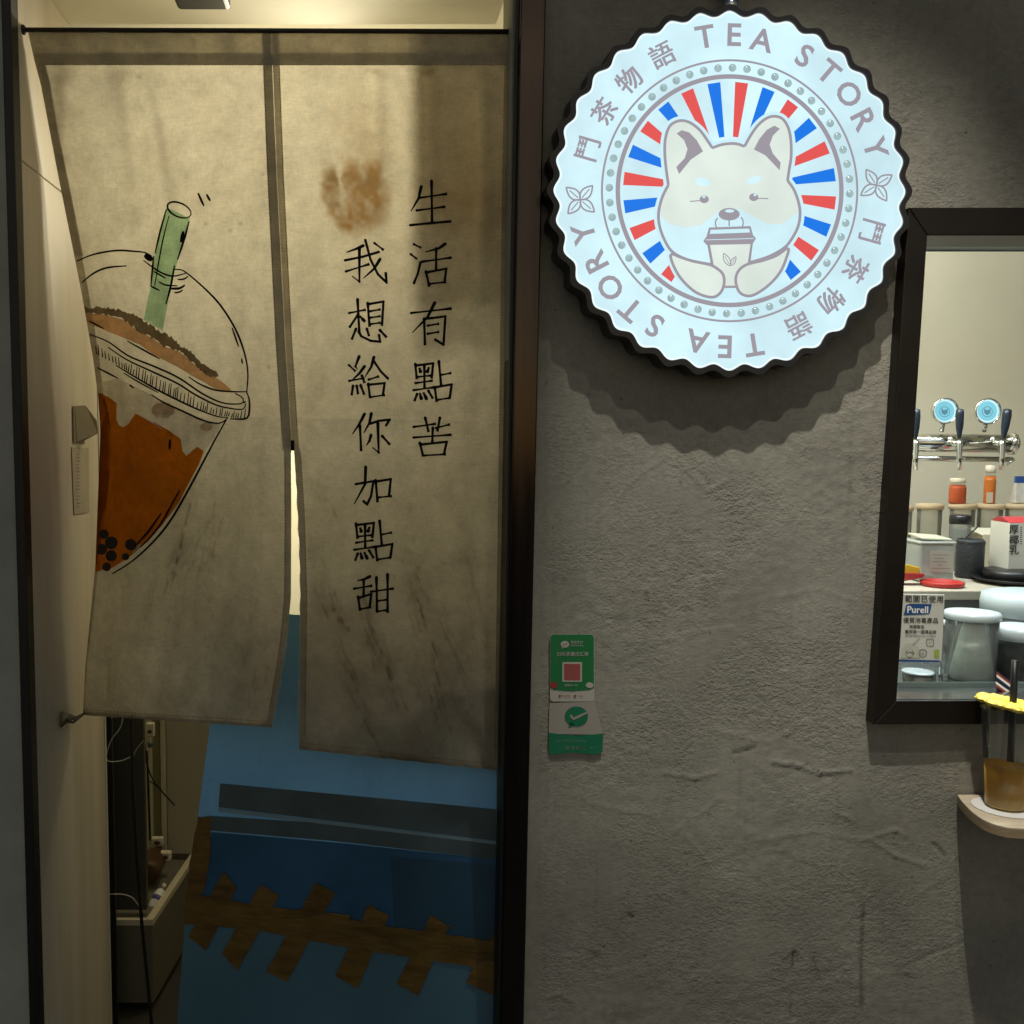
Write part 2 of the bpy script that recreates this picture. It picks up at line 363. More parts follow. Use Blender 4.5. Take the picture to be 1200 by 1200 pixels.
# facade left of the door
o = MB().box(-3, px(19, 600, 0).x, 0, .12, 0, ZTOP).build('painted_wall', M['grey_wall']); tag(o, 'narrow strip of grey green painted wall at the far left of the doorway', 'wall')
lw = px(19, 600, 0).x
o = MB().box(lw, XJ, -.006, .03, 0, ZTOP).build('door_edge_strip', M['black_metal']); bev(o, .002); tag(o, 'black metal edge strip running up the left side of the doorway', 'door frame')
# lintel soffit over the doorway
o = MB().box(XJ-.05, XF+.02, .0, Y_SOF, Z_SOF, Z_SOF+.12).build('doorway_soffit', M['ceiling']); tag(o, 'cream underside of the ceiling above the doorway curtain', 'ceiling')
o = MB().box(XJ-.05, XF+.02, .0, .02, Z_SOF+.121, ZTOP).build('wall_above_door', M['grey_wall']); tag(o, 'painted wall standing above the doorway opening', 'wall')
# door room
sh = MB(); sh.box(-1.55, .50, 1.72, 1.80, 0, 2.6).build('room_back_wall', M['cream_wall'])
tag(bpy.data.objects['room_back_wall'], 'cream back wall of the room behind the curtain', 'wall')
tag(MB().box(-1.62, -1.55, .12, 1.80, 0, 2.6).build('room_side_wall', M['cream_wall']), 'cream side wall inside the room, hidden left of the jamb panel', 'wall')
tag(MB().box(.50, .56, .12, 1.80, 0, 2.6).build('room_partition', M['cream_wall']), 'cream partition wall inside, between the doorway room and the counter', 'wall')
tag(MB().box(-1.62, .56, Y_SOF+.002, 1.80, 2.5, 2.6).build('room_ceiling', M['ceiling']), 'cream ceiling of the room behind the curtain', 'ceiling')
tag(MB().box(XJ-.05, XF+.02, Y_SOF, Y_SOF+.012, Z_SOF+.002, 2.5).build('soffit_return', M['ceiling']), 'short upright board rising behind the doorway soffit', 'board')

# ---- jamb panel (left partition running inwards)
jp = empty('jamb_panel', (XJ, .25, 0), 'tall off-white panel lining the left side of the doorway', 'panel')
YJ = xpx(125, 1000, XJ).y
zj = px(30, 183, 0).z
for (a, b) in ((0.0, zj-.0015), (zj+.0015, Z_SOF-.001)):
    bev(MB().box(XJ-.018, XJ, .0305, YJ, a, b).build('panel_board', M['jamb'], jp), .001)
MB().box(XJ-.020, XJ-.003, .032, YJ-.002, .01, Z_SOF-.003).build('panel_backing', M['jamb'], jp)
M['edge_pale'] = pbr('pale_edge_trim', (.55, .52, .45, 1), .5)
MB().box(XJ-.024, XJ+.002, YJ+.0005, YJ+.012, 0, 2.3).build('edge_trim', M['edge_pale'], jp)

# ---- right door post
dp = empty('door_post', (XF+.03, 0, 0), 'dark bronze steel door post between the curtain and the plaster wall', 'door post')
tA, tB, bA, bB = px(610, 0, -.02), px(640, 0, -.02), px(588, 1200, -.02), px(614, 1200, -.02)
def vext(a, b, z):   # point on line a-b at height z
    t = (z-a.z)/(b.z-a.z); return a.lerp(b, t)
P = [vext(tA, bA, ZTOP), vext(tB, bB, ZTOP), vext(tB, bB, 0), vext(tA, bA, 0)]
bev(MB().prism([P[0], P[3], P[2], P[1]], .14).build('post', M['bronze'], dp), .0025)
P2 = [Vector((p.x+d, p.y+.012, p.z)) for p, d in ((P[0], -.0055), (P[3], -.0055), (P[3], -.0005), (P[0], -.0005))]
MB().prism(P2, .06).build('rubber_seal', M['black_metal'], dp)

# ================================================================== PLASTER WALL with the window opening
WL0 = px(1046, 242, 0); WL1 = px(1032, 850, 0)
wx = px(1048, 600, 0).x; wz0 = px(1100, 838, 0).z; wz1 = px(1100, 256, 0).z
xs = np.concatenate([np.arange(P[3].x+.004, 1.36, .0042), np.linspace(1.40, 3.5, 22)])
zs = np.concatenate([np.linspace(0, .36, 12), np.arange(.365, 2.42, .0042), np.linspace(2.45, ZTOP, 14)])
ix = int(np.argmin(abs(xs-wx))); iz0 = int(np.argmin(abs(zs-wz0))); iz1 = int(np.argmin(abs(zs-wz1)))
xr = 2.6; ixr = int(np.argmin(abs(xs-xr)))
XX, ZZ = np.meshgrid(xs, zs)
sm = np.clip(.6+1.3*vnoise(XX, ZZ, .15, 41), .08, 1.25)
H = .0020*vnoise(XX, ZZ, .19, 1)+.0007*vnoise(XX+.02*vnoise(XX, ZZ, .05, 42), ZZ, .06, 2)+sm*(.00034*vnoise(XX+.006*vnoise(XX, ZZ, .015, 43), ZZ*1.1, .017, 3)+.00042*vnoise(XX*.85, ZZ*1.2, .0095, 4))
rg = 1-abs(vnoise(XX+.03*vnoise(XX, ZZ, .08, 11), ZZ*1.6+.05*vnoise(XX, ZZ, .1, 12), .17, 5)); mask = np.clip(vnoise(XX, ZZ, .24, 6)*1.6, 0, 1)
H += .0010*np.clip(vnoise(XX, ZZ*1.4, .12, 61)*vnoise(XX*1.3, ZZ, .045, 62)*2.2, -.6, 1)*np.clip(mask+.15, 0, 1)
def ridge(pts, h, wd):
    global H
    Q = [px(a, b, 0) for a, b in pts]
    for a, b in zip(Q[:-1], Q[1:]):
        ax, az, bx, bz = a.x, a.z, b.x, b.z; L2 = (bx-ax)**2+(bz-az)**2
        t = np.clip(((XX-ax)*(bx-ax)+(ZZ-az)*(bz-az))/L2, 0, 1)
        d2 = (XX-ax-t*(bx-ax))**2+(ZZ-az-t*(bz-az))**2
        G = h*np.exp(-d2/(wd*wd)); H = np.where(abs(G) > abs(H*0+1e-7), H+G*.9, H)
W_ = .0030
for pts, h in (([(640, 300), (645, 700), (640, 1200)], .0014), ([(652, 470), (652, 700)], .0012),
               ([(905, 893), (935, 897), (960, 906), (998, 904)], .0038), ([(775, 905), (815, 912), (840, 905)], .0030),
               ([(860, 882), (885, 876)], -.003), ([(1010, 985), (1050, 973), (1062, 980)], .0028), ([(1022, 985), (1050, 1003), (1085, 1015)], .0030),
               ([(980, 952), (1000, 962)], .003), ([(1055, 1138), (1090, 1120), (1130, 1105)], -.0022), ([(1052, 1138), (1075, 1142)], .0030),
               ([(810, 955), (790, 975)], .0016), ([(800, 975), (830, 1010)], .0018), ([(818, 955), (845, 935)], .0016),
               ([(1050, 250), (1013, 848)], .0012), ([(640, 885), (650, 1000)], .001), ([(700, 610), (745, 560), (780, 535)], .0016), ([(800, 545), (830, 575), (850, 565)], .0018),
               ([(640, 1168), (655, 1164), (670, 1173)], .0028), ([(1000, 1040), (1020, 1052)], .002), ([(830, 855), (900, 870), (925, 858)], .0016),
               ([(715, 775), (790, 745), (860, 735)], .0012), ([(1060, 1060), (1110, 1025)], .0014), ([(660, 575), (690, 540)], -.0014),
               ([(900, 700), (960, 690), (1005, 705)], .0012), ([(880, 985), (960, 975), (1010, 985)], .0014), ([(690, 940), (760, 955)], .0014)):
    ridge(pts, h*.70, .0028)
for pts in ([(1097, 990), (1106, 1002)], [(930, 1115), (933, 1130)], [(738, 1072), (741, 1075)], [(1011, 1075), (1010, 1180)], [(928, 1165), (929, 1195)]):
    ridge(pts, -.0028, .0028)
xb = px(641, 600, 0).x
bead = 1-np.clip((XX-(xb-.012))/.012, 0, 1)
H = H*(1-.85*bead)-.0014*bead
Yv = -H
nz, nx = XX.shape
V = np.stack([XX.ravel(), Yv.ravel(), ZZ.ravel()], 1)
I = np.arange(nz*nx).reshape(nz, nx)
q = np.stack([I[:-1, :-1], I[:-1, 1:], I[1:, 1:], I[1:, :-1]], -1)
keep = np.ones(q.shape[:2], bool); keep[iz0:iz1, ix:ixr] = False
q = q[keep]
me = bpy.data.meshes.new('plaster_surface'); me.from_pydata(V.tolist(), [], q.tolist()); me.update()
me.polygons.foreach_set('use_smooth', [True]*len(me.polygons)); me.materials.append(M['plaster'])
at = me.attributes.new('rough_area', 'FLOAT', 'POINT'); at.data.foreach_set('value', (1-.8*bead).ravel())
SCF = np.zeros_like(XX)
for pts, a_, wd_ in (([(1012, 1058), (1010, 1120), (1010, 1182)], .55, .0035), ([(1094, 988), (1100, 993), (1108, 1003)], .9, .0022), ([(928, 1120), (931, 1114), (934, 1118)], .9, .0024), ([(930, 1114), (929, 1132)], .85, .002), ([(916, 1126), (928, 1116)], .6, .002),
                     ([(736, 1071), (741, 1074)], .8, .003), ([(692, 1115), (702, 1118)], .45, .003), ([(925, 1165), (928, 1195)], .4, .0022), ([(946, 895), (962, 906), (982, 906), (998, 904)], .75, .0017), ([(905, 893), (930, 896), (946, 899)], .35, .0015), ([(860, 882), (872, 880), (885, 877)], .8, .0022),
                     ([(686, 465), (690, 463)], .5, .003), ([(757, 695), (759, 696)], .7, .003), ([(1014, 562), (1017, 560)], .8, .0025), ([(723, 725), (735, 724)], .4, .003), ([(795, 740), (800, 741)], .5, .002), ([(810, 548), (826, 556), (832, 572)], .35, .002), ([(952, 1120), (960, 1145)], .35, .003), ([(1122, 1005), (1127, 1012)], .4, .002),
                     ([(800, 1045), (806, 1046)], .5, .0025), ([(830, 955), (834, 957)], .5, .002), ([(940, 880), (1000, 880)], .06, .03), ([(700, 1060), (760, 1100)], .10, .03), ([(1010, 950), (1060, 1130)], .12, .04)):
    Q = [px(a, b, 0) for a, b in pts]
    for a, b in zip(Q[:-1], Q[1:]):
        L2 = (b.x-a.x)**2+(b.z-a.z)**2+1e-9; t = np.clip(((XX-a.x)*(b.x-a.x)+(ZZ-a.z)*(b.z-a.z))/L2, 0, 1)
        d2 = (XX-a.x-t*(b.x-a.x))**2+(ZZ-a.z-t*(b.z-a.z))**2; SCF = np.maximum(SCF, a_*np.exp(-d2/(wd_*wd_)))
SCF = np.clip(SCF*(1+.5*vnoise(XX, ZZ, .006, 71)), 0, 1)+.22*np.clip(vnoise(XX, ZZ, .30, 72)+.5*vnoise(XX, ZZ, .09, 73)-.15, 0, 1)*np.clip((1.2-ZZ)/.8, 0, 1)
a2 = me.attributes.new('scuff', 'FLOAT', 'POINT'); a2.data.foreach_set('value', np.clip(SCF, 0, 1).ravel())
pw = empty('plaster_wall', (1.0, 0, 0), 'rough grey trowelled plaster wall between the door and the window', 'wall')
o = bpy.data.objects.new('plaster_surface', me); C.objects.link(o); o.parent = pw; o.matrix_parent_inverse = Matrix.Translation((-1.0, 0, 0))
cw = MB(); WX, WZ0, WZ1, WXR = float(xs[ix]), float(zs[iz0]), float(zs[iz1]), float(xs[ixr])
x0 = float(xs[0])
cw.box(x0, WX, .006, .12, 0, ZTOP); cw.box(WX, WXR, .006, .12, 0, WZ0); cw.box(WX, WXR, .006, .12, WZ1, ZTOP); cw.box(WXR, 3.5, .006, .12, 0, ZTOP)
o = cw.build('masonry_core', M['grey_wall'], pw)

# ================================================================== SERVING WINDOW
wf = empty('serving_window_frame', (WX, 0, WZ0), 'dark bronze frame around the lit serving window', 'window frame')
YF = -.028
oTL, oBL = px(1065, 243, YF), px(1024, 849, YF); iTL, iBL = px(1087, 276, YF), px(1051, 821, YF)
RX = 2.68; IR = 2.58
oTR, oBR, iTR, iBR = Vector((RX, YF, oTL.z)), Vector((RX, YF, oBL.z)), Vector((IR, YF, iTL.z)), Vector((IR, YF, iBL.z))
for nm, pl in (('frame_stile', [oTL, oBL, iBL, iTL]), ('frame_stile', [iTR, iBR, oBR, oTR]), ('frame_rail', [oTL, iTL, iTR, oTR]), ('frame_rail', [oBL, oBR, iBR, iBL])):
    bev(MB().prism(pl, .11).build(nm, M['window_bronze'], wf), .0018)
M['steel'] = pbr('brushed_steel', (.55, .56, .55, 1), .22, 1, vary=.12, vscale=3, stretch=(1, 1, 30))
M['grey_teal'] = pbr('grey_teal_rail', (.12, .16, .155, 1), .4, .3, vary=.15)
zt = px(1100, 291, .10).z
tr = MB(); tr.box(iTL.x-.01, IR, .083, .115, zt, iTL.z+.03); tr.box(iTL.x-.01, IR, .083, .108, zt+.004, zt+.008)
tr.build('head_track', M['grey_teal'], wf)
MB().box(iTL.x-.01, IR, .1155, .119, zt-.003, zt).build('track_lip', M['steel'], wf)
zi = iBL.z
MB().box(iBL.x-.02, IR, -.024, .078, zi-.02, zi+.0012).build('sill_plate', M['steel'], wf)
MB().box(iBL.x-.02, IR, .060, .064, zi+.0012, zi+.010).build('sill_track', M['grey_teal'], wf)

# counter room shell
ZC1 = .995   # low front counter
tag(MB().box(.70, 3.2, 1.16, 1.22, 0, 2.6).build('counter_back_wall', pbr('pale_greige_paint', (.58, .56, .47, 1), .7, vary=.05, vscale=2, bump=.1, bscale=40)), 'cream wall behind the beer taps and storage jars', 'wall')
tag(MB().box(.64, .70, .12, 1.22, 0, 2.6).build('counter_side_wall', M['cream_wall']), 'cream side wall to the left of the counter, behind the window frame', 'wall')
tag(MB().box(3.2, 3.26, .12, 1.22, 0, 2.6).build('counter_end_wall', M['cream_wall']), 'cream end wall to the far right of the counter', 'wall')
tag(MB().box(.64, 3.26, .12, 1.22, 2.5, 2.6).build('counter_ceiling', M['ceiling']), 'cream ceiling over the counter', 'ceiling')
M['counter'] = pbr('pale_counter', (.50, .45, .36, 1), .4, vary=.1)
M['steel_counter'] = pbr('steel_counter', (.40, .44, .44, 1), .28, .9, vary=.1)
fc = empty('front_counter', (1.5, .28, 0), 'low steel counter just inside the window', 'counter')
bev(MB().box(.72, 3.1, .126, .50, ZC1-.03, ZC1).build('counter_top', M['steel_counter'], fc), .003)
MB().box(.74, 3.08, .135, .48, 0, ZC1-.031).build('counter_body', M['grey_teal'], fc)
zc2 = px(1120, 692, .52).z
bc = empty('back_counter', (1.5, .8, 0), 'raised pale back counter carrying jars and the carton', 'counter')
bev(MB().box(.72, 3.1, .52, 1.155, zc2-.022, zc2).build('counter_top', M['counter'], bc), .003)
M['grey_lam'] = pbr('grey_laminate', (.16, .165, .16, 1), .5, vary=.1)
MB().box(.74, 3.08, .545, 1.15, 0, zc2-.0225).build('counter_body', M['grey_lam'], bc)
MB().box(.74, 3.08, .540, .5445, zc2-.075, zc2-.06).build('front_trim', M['steel'], bc)

# ================================================================== NOREN CURTAIN
ZR = px(300, 38, .05).z
LE = [(38, 33), (70, 40), (100, 48), (200, 67), (340, 95), (420, 109), (480, 117), (560, 118), (640, 114), (700, 108), (780, 100), (840, 97)]
LR = [(38, 317), (200, 323), (400, 333), (525, 341), (600, 341.5), (700, 341), (760, 335), (820, 325), (856, 318)]
RL = [(38, 317), (200, 323), (400, 333), (521, 341), (527, 344.5), (600, 349), (700, 352), (780, 351), (880, 350)]
RR = [(38, 602), (60, 600), (250, 596.5), (600, 592), (905, 588)]
def g_left(y): return min(1.0, max(0, (y-38)/450.0))**.85*(1-.12*smoothstep(500, 840, y))
def Ycloth(x, y):
    """depth of the cloth where the photograph shows it at x, y"""
    side = 'L' if x < interp(LR if y > 525 else LR, y)+1.5 else 'R'
    if side == 'L':
        a, b = interp(LE, y), interp(LR, y); u = (x-a)/(b-a)
        uu = min(1.05, max(-.05, u))
        Yd = .055+.245*max(0, 1-uu)**1.5*g_left(y)
        A = smoothstep(60, 300, y)
        Yd += A*.006*math.sin(uu*9+y*.004)+A*.0035*math.sin(uu*21+1.3-y*.002)+.0012*math.sin(uu*47+y*.012)*A
        Yd += .010*smoothstep(.85, 1.0, uu)*smoothstep(520, 760, y)
        Yd += .0025*(1-A)*math.sin(x*.09)
        # soft diagonal wrinkles
        Yd += .014*math.exp(-((x-145-.14*(y-80))/15)**2)*smoothstep(76, 100, y)*(1-smoothstep(200, 380, y))+.012*math.exp(-((x-78)/12)**2)*smoothstep(76, 100, y)*(1-smoothstep(150, 300, y))+.013*math.exp(-((x-180-.20*(y-80))/13)**2)*smoothstep(70, 110, y)*(1-smoothstep(260, 380, y))
    else:
        a, b = interp(RL, y), interp(RR, y); uu = min(1.05, max(-.05, (x-a)/(b-a)))
        A = smoothstep(60, 350, y)
        Yd = .055+A*(.007*math.sin(uu*7.5+.6+y*.0012)+.0035*math.sin(uu*17+y*.003))+.0012*math.sin(uu*43+y*.01)*A
        Yd += .010*smoothstep(.15, 0, uu)*smoothstep(520, 800, y)
        Yd -= .0035*math.exp(-((x-(520+.70*(y-790)))/13)**2)*smoothstep(760, 860, y)
        Yd += .008*math.exp(-((x-(485+.62*(y-760)))/16)**2)*smoothstep(720, 830, y)
        Yd += .006*math.exp(-((x-(400+.45*(y-760)))/20)**2)*smoothstep(700, 800, y)
        Yd += .022*math.exp(-((x-500)/14)**2)*smoothstep(76, 92, y)*(1-smoothstep(230, 400, y))+.013*math.exp(-((x-438)/13)**2)*smoothstep(76, 92, y)*(1-smoothstep(130, 260, y))
        Yd -= .003*math.exp(-((x-458)/16)**2)*smoothstep(70, 110, y)*(1-smoothstep(260, 380, y))
        Yd += .016*math.exp(-((x-562)/14)**2)*smoothstep(70, 110, y)*(1-smoothstep(260, 420, y))
    # pressed fold line
    Yd += .0010*math.exp(-((y-(486+.012*x))/2.2)**2)
    return Yd
nor = empty('noren_curtain', px(310, 38, .055), 'stained beige split curtain with bubble tea print and black brush characters', 'curtain')
def bottomL(x): return 838+(x-97)*.065+.25*math.sin(x*.3)
def bottomR(x): return 878+(x-350)*.108+.3*math.sin(x*.23)
def stain_fields(xa, ya, side):
    rust_shade = np.zeros_like(xa); dirt = np.zeros_like(xa)
    n1 = vnoise(xa, ya, 14, 21)*.5+vnoise(xa, ya, 5, 22)*.5; n2 = vnoise(xa, ya, 60, 23)
    if side == 'R':
        def blob(cx, cy, rx, ry, rot=0, soft=.25):
            c, s = math.cos(rot), math.sin(rot); dx, dy = xa-cx, ya-cy
            dx = dx+5*vnoise(xa, ya, 13, 51)+2*vnoise(xa, ya, 5, 53); dy = dy+6*vnoise(xa, ya, 13, 52)+2*vnoise(xa, ya, 5, 54); u = (dx*c+dy*s)/rx; v = (-dx*s+dy*c)/ry; d = np.sqrt(u*u+v*v)+.10*n1
            return np.clip((1+soft-d)/(2*soft), 0, 1)
        hand = np.maximum.reduce([blob(424, 240, 30, 32, 0, .34), blob(390, 226, 13, 32, -.25, .38), blob(413, 218, 13, 26, 0, .4), blob(436, 216, 14, 30, .1, .38), blob(408, 254, 28, 14, .35, .4)])
        gap = np.maximum(blob(401, 216, 3.0, 20, -.12, .6), .45*blob(425, 202, 2.4, 13, -.2, .6))
        rust_shade += hand*(.80+.5*n1)*(1-.65*gap)
        rust_shade += blob(425, 170, 24, 50, -.25, .9)*.35+blob(560, 225, 42, 50, .6, .8)*.28+blob(520, 150, 34, 70, 0, .6)*.22+blob(470, 300, 90, 40, 0, 1)*.08  # tall blob puts the upper right's shade into the stain colour
        rust_shade += blob(525, 235, 42, 18, .2, .8)*.20
        dirt += blob(386, 213, 9, 12, 0, .5)*.45+blob(392, 236, 8, 8, 0, .5)*.35+blob(430, 212, 20, 14, 0, .6)*.40+blob(425, 250, 26, 16, .2, .8)*.2+blob(540, 262, 26, 5, -.1, .8)*.18
        dirt += blob(590, 240, 14, 40, .4, .8)*.25
        lines = [((485, 470), .4)]
        streaks = [(540+i*9+random.uniform(-8, 8), random.uniform(560, 700)) for i in range(5)]
        st = [(470, 655, 500, 730, .55), (488, 700, 515, 780, .8), (505, 765, 530, 860, .6), (425, 700, 470, 830, .7), (440, 745, 475, 850, .6), (385, 590, 400, 620, .7), (392, 715, 410, 740, .8),
              (545, 640, 575, 760, .35), (560, 700, 582, 830, .4), (500, 800, 520, 868, .8), (480, 660, 520, 740, .5), (370, 640, 400, 740, .4), (375, 700, 420, 800, .5), (405, 800, 450, 890, .4),
              (515, 730, 550, 800, .4), (395, 760, 440, 850, .5), (470, 600, 490, 650, .3), (455, 780, 500, 880, .4), (530, 760, 560, 850, .3), (572, 560, 580, 660, .25)]
        amb = np.clip((ya-600)/260, 0, 1)*(.36+.26*n2)+np.clip((ya-560)/400, 0, 1)*.06
    else:
        st = [(222, 590, 200, 690, .8), (212, 640, 190, 700, .7), (245, 610, 228, 690, .4), (262, 600, 240, 680, .4), (235, 640, 215, 680, .6), (180, 700, 160, 760, .3), (250, 720, 225, 800, .25), (290, 700, 275, 760, .3), (300, 780, 290, 830, .5), (130, 760, 125, 820, .3), (210, 720, 205, 760, .35)]
        amb = np.clip((ya-640)/220, 0, 1)*(.26+.2*n2)
        for cx, cy in ((163, 90), (241, 262), (282, 262), (308, 204), (270, 270), (315, 430)):
            dirt += .5*np.exp(-((xa-cx)**2+(ya-cy)**2)/5)
        rust_shade += .08*np.clip(n2, 0, 1)
    for (x0, y0, x1, y1, s) in st:
        for k in range(7):
            ox, oy = random.uniform(-13, 13), random.uniform(-22, 22); sc = random.uniform(.15, .6) if k else 1; f = 1 if k == 0 else random.uniform(.25, .6)
            ax, ay = x0+ox*(k > 0), y0+oy*(k > 0); bx, by = ax+(x1-x0)*sc, ay+(y1-y0)*sc
            L2 = (bx-ax)**2+(by-ay)**2; t = np.clip(((xa-ax)*(bx-ax)+(ya-ay)*(by-ay))/L2, 0, 1)
            dx = xa-ax-t*(bx-ax)+1.6*vnoise(xa, ya, 16, 31); dy = ya-ay-t*(by-ay)
            wv = .6+1.0*np.sin(PI*np.clip(t, .02, .98))
            br = np.clip(.5+1.4*vnoise(xa*2, ya, 9, 33+k), 0, 1)
            dirt += s*f*.62*np.exp(-(dx*dx+dy*dy)/(wv*wv))*br
            dirt += s*f*.12*np.exp(-(dx*dx+dy*dy)/110)*(.6+.4*n1)
    dirt += amb
    bot = np.array([bottomR(v) if side == 'R' else bottomL(v) for v in xa.ravel()]).reshape(xa.shape)
    e = np.clip(1-(bot-ya)/7, 0, 1); dirt += e*(.30+.3*n1)
    dirt += np.clip(n1-.35, 0, 1)*.12
    return np.clip(rust_shade, 0, 1), np.clip(dirt, 0, .88)
def cloth_panel(side):
    n_u = 148 if side == 'L' else 132; n_v = 400 if side == 'L' else 425
    xa = np.zeros((n_v+1, n_u+1)); ya = np.zeros((n_v+1, n_u+1))
    for j in range(n_v+1):
        for i in range(n_u+1):
            u = i/n_u
            x = 0; y = 0
            xb_ = (97+(318-97)*u) if side == 'L' else (350+(585-350)*u)
            yb = bottomL(xb_) if side == 'L' else bottomR(xb_)
            y = 38+(yb-38)*j/n_v
            a, b = (interp(LE, y), interp(LR, y)) if side == 'L' else (interp(RL, y), interp(RR, y))
            x = a+(b-a)*u+(.5*math.sin(y*.21)+.4*math.sin(y*.057+2))*(1 if (side == 'R' and i == 0 and y > 560) else 0)
            xa[j, i] = x; ya[j, i] = y
    V = [px(xa[j, i], ya[j, i], Ycloth(min(xa[j, i], interp(LR, ya[j, i])) if side == 'L' else max(xa[j, i], interp(LR, ya[j, i])+1.6), ya[j, i])) for j in range(n_v+1) for i in range(n_u+1)]
    w_ = n_u+1
    Fc = [(j*w_+i, (j+1)*w_+i, (j+1)*w_+i+1, j*w_+i+1) for j in range(n_v) for i in range(n_u)]
    o = mk('cloth_panel', V, Fc, M['linen'], nor, True)
    r, d = stain_fields(xa, ya, side)
    for nm, A in (('rust_and_shade', r), ('dirt_stain', d)):
        t = o.data.attributes.new(nm, 'FLOAT', 'POINT'); t.data.foreach_set('value', A.ravel())
    return o
pl_ = cloth_panel('L'); tag(pl_, 'left half of the curtain with the iced tea drawing')
pr_ = cloth_panel('R'); tag(pr_, 'right half of the curtain with the black characters')
def on_cloth(x, y, lift=0):
    return px(x, y, Ycloth(x, y)-.0011-lift)
def behind(x, y, lift=0):
    return px(x, y, Ycloth(x, y)+.0020+lift)
def strip(name, rows, mp, mat, n=3, lift=0):
    """rows: list of (y, x0, x1)"""
    V = []; Fc = []
    for (y, a, b) in rows:
        for i in range(n+1): V.append(mp(a+(b-a)*i/n, y, lift))
    for j in range(len(rows)-1):
        for i in range(n): Fc.append((j*(n+1)+i, (j+1)*(n+1)+i, (j+1)*(n+1)+i+1, j*(n+1)+i+1))
    return mk(name, V, Fc, mat, nor, True)
ys = lambda a, b, s=8: list(np.arange(a, b, s))+[b]
# the doubled cloth: header, seam and hems lie on the back of the cloth
strip('header_hem', [(y, interp(LE, y)+1, 600-.02*y) for y in ys(39, 77, 4)], behind, M['linen_hem'], 90)
strip('header_fold', [(y, interp(LE, y)+2, 599-.02*y) for y in ys(63, 76.5, 4)], behind, M['linen_hem'], 90, .0032)
strip('seam_tape', [(y, interp(LR, y)-9.5, interp(LR, y)+1) for y in ys(40, 525)], behind, M['linen_hem'], 3, .004)
strip('seam_tape', [(y, interp(LR, y)-8.5, interp(LR, y)+1) for y in ys(40, 525)], behind, M['linen_hem'], 3, .0052)
strip('seam_tape', [(y, interp(LR, y)+2, interp(LR, y)+10) for y in ys(40, 525)], behind, M['linen_hem'], 3, .004)
strip('side_hem', [(y, interp(LE, y)+.6, interp(LE, y)+max(2.2, 13-.0148*(y-77))) for y in ys(77, 836)], behind, M['linen_hem'], 3)
strip('side_hem', [(y, interp(LE, y)+1, interp(LE, y)+12) for y in ys(77, 300)], behind, M['linen_hem'], 3, .0012)
strip('side_hem', [(y, interp(LR, y)-8, interp(LR, y)-.6) for y in ys(526, 850)], behind, M['linen_hem'], 3)
strip('side_hem', [(y, interp(RL, y)+.6, interp(RL, y)+8) for y in ys(526, 877)], behind, M['linen_hem'], 3)
strip('side_hem', [(y, interp(RR, y)-9, interp(RR, y)-.6) for y in ys(77, 900)], behind, M['linen_hem'], 3)
def bstrip(bot, x0, x1, hgt):
    V = []; xs_ = np.linspace(x0, x1, 60); 
    for k in (hgt, hgt/2, .8):
        for x in xs_: V.append(behind(x, bot(x)-k, .002))
    n = len(xs_); Fc = [(j*n+i, (j+1)*n+i, (j+1)*n+i+1, j*n+i+1) for j in range(2) for i in range(n-1)]
    mk('bottom_hem', V, Fc, M['linen_hem'], nor, True)
bstrip(bottomL, 99, 317, 7); bstrip(bottomR, 352, 583, 8)
# bartack where the slit begins
st_ = Flat(lambda x, y, l=0: on_cloth(x, y, .001)); st_.line([(343, 516), (343, 528)], 4, 3, False); st_.build('bar_tack', M['ink_black'], nor)
# stitch line and fuzzy threads along the bottom edges
th = MB()
for k in range(70):
    if k < 28: x = random.uniform(100, 316); y = bottomL(x)
    else: x = random.uniform(352, 583); y = bottomR(x)
    p = px(x, y, Ycloth(x, y)); th.tube([p, p+Vector((random.uniform(-.002, .002), random.uniform(-.002, .001), -random.uniform(.001, .004)))], .00035, 4)
for k in range(26):
    y = random.uniform(540, 870); x = interp(RL, y); p = px(x, y, Ycloth(x+1, y)); th.tube([p, p+Vector((-random.uniform(.001, .003), -.001, -random.uniform(0, .003)))], .0003, 4)
th.build('loose_threads', M['linen_hem'], nor)['kind'] = 'stuff'

stc = Flat(lambda x, y, l=0: on_cloth(x, y, .0002))
def stitches(pts):
    for (a, b), (c, d) in zip(pts[:-1], pts[1:]):
        n = max(1, int(math.hypot(c-a, d-b)/3.6))
        for k in range(n):
            t0, t1 = k/n, (k+.55)/n; stc.add(ribbon([(a+(c-a)*t0, b+(d-b)*t0), (a+(c-a)*t1, b+(d-b)*t1)], (.75, .75), 4))
stitches([(interp(LE, 76)+3, 75), (598, 76)]); stitches([(x, bottomL(x)-6.5) for x in range(101, 318, 24)]); stitches([(x, bottomR(x)-7.5) for x in range(354, 584, 24)])
stitches([(interp(LR, y)-9, y) for y in range(80, 520, 30)]); stitches([(interp(LR, y)+8.5, y) for y in range(80, 520, 30)]); stitches([(interp(RR, y)-8, y) for y in range(80, 895, 30)]); stitches([(interp(LR, y)-7, y) for y in range(530, 845, 30)]); stitches([(interp(RL, y)+7.5, y) for y in range(530, 875, 30)])
stc.build('stitching', M['linen_hem'] if 0 else ink('stitch_thread', (.17, .13, .08, 1), .2), nor)['kind'] = 'stuff'
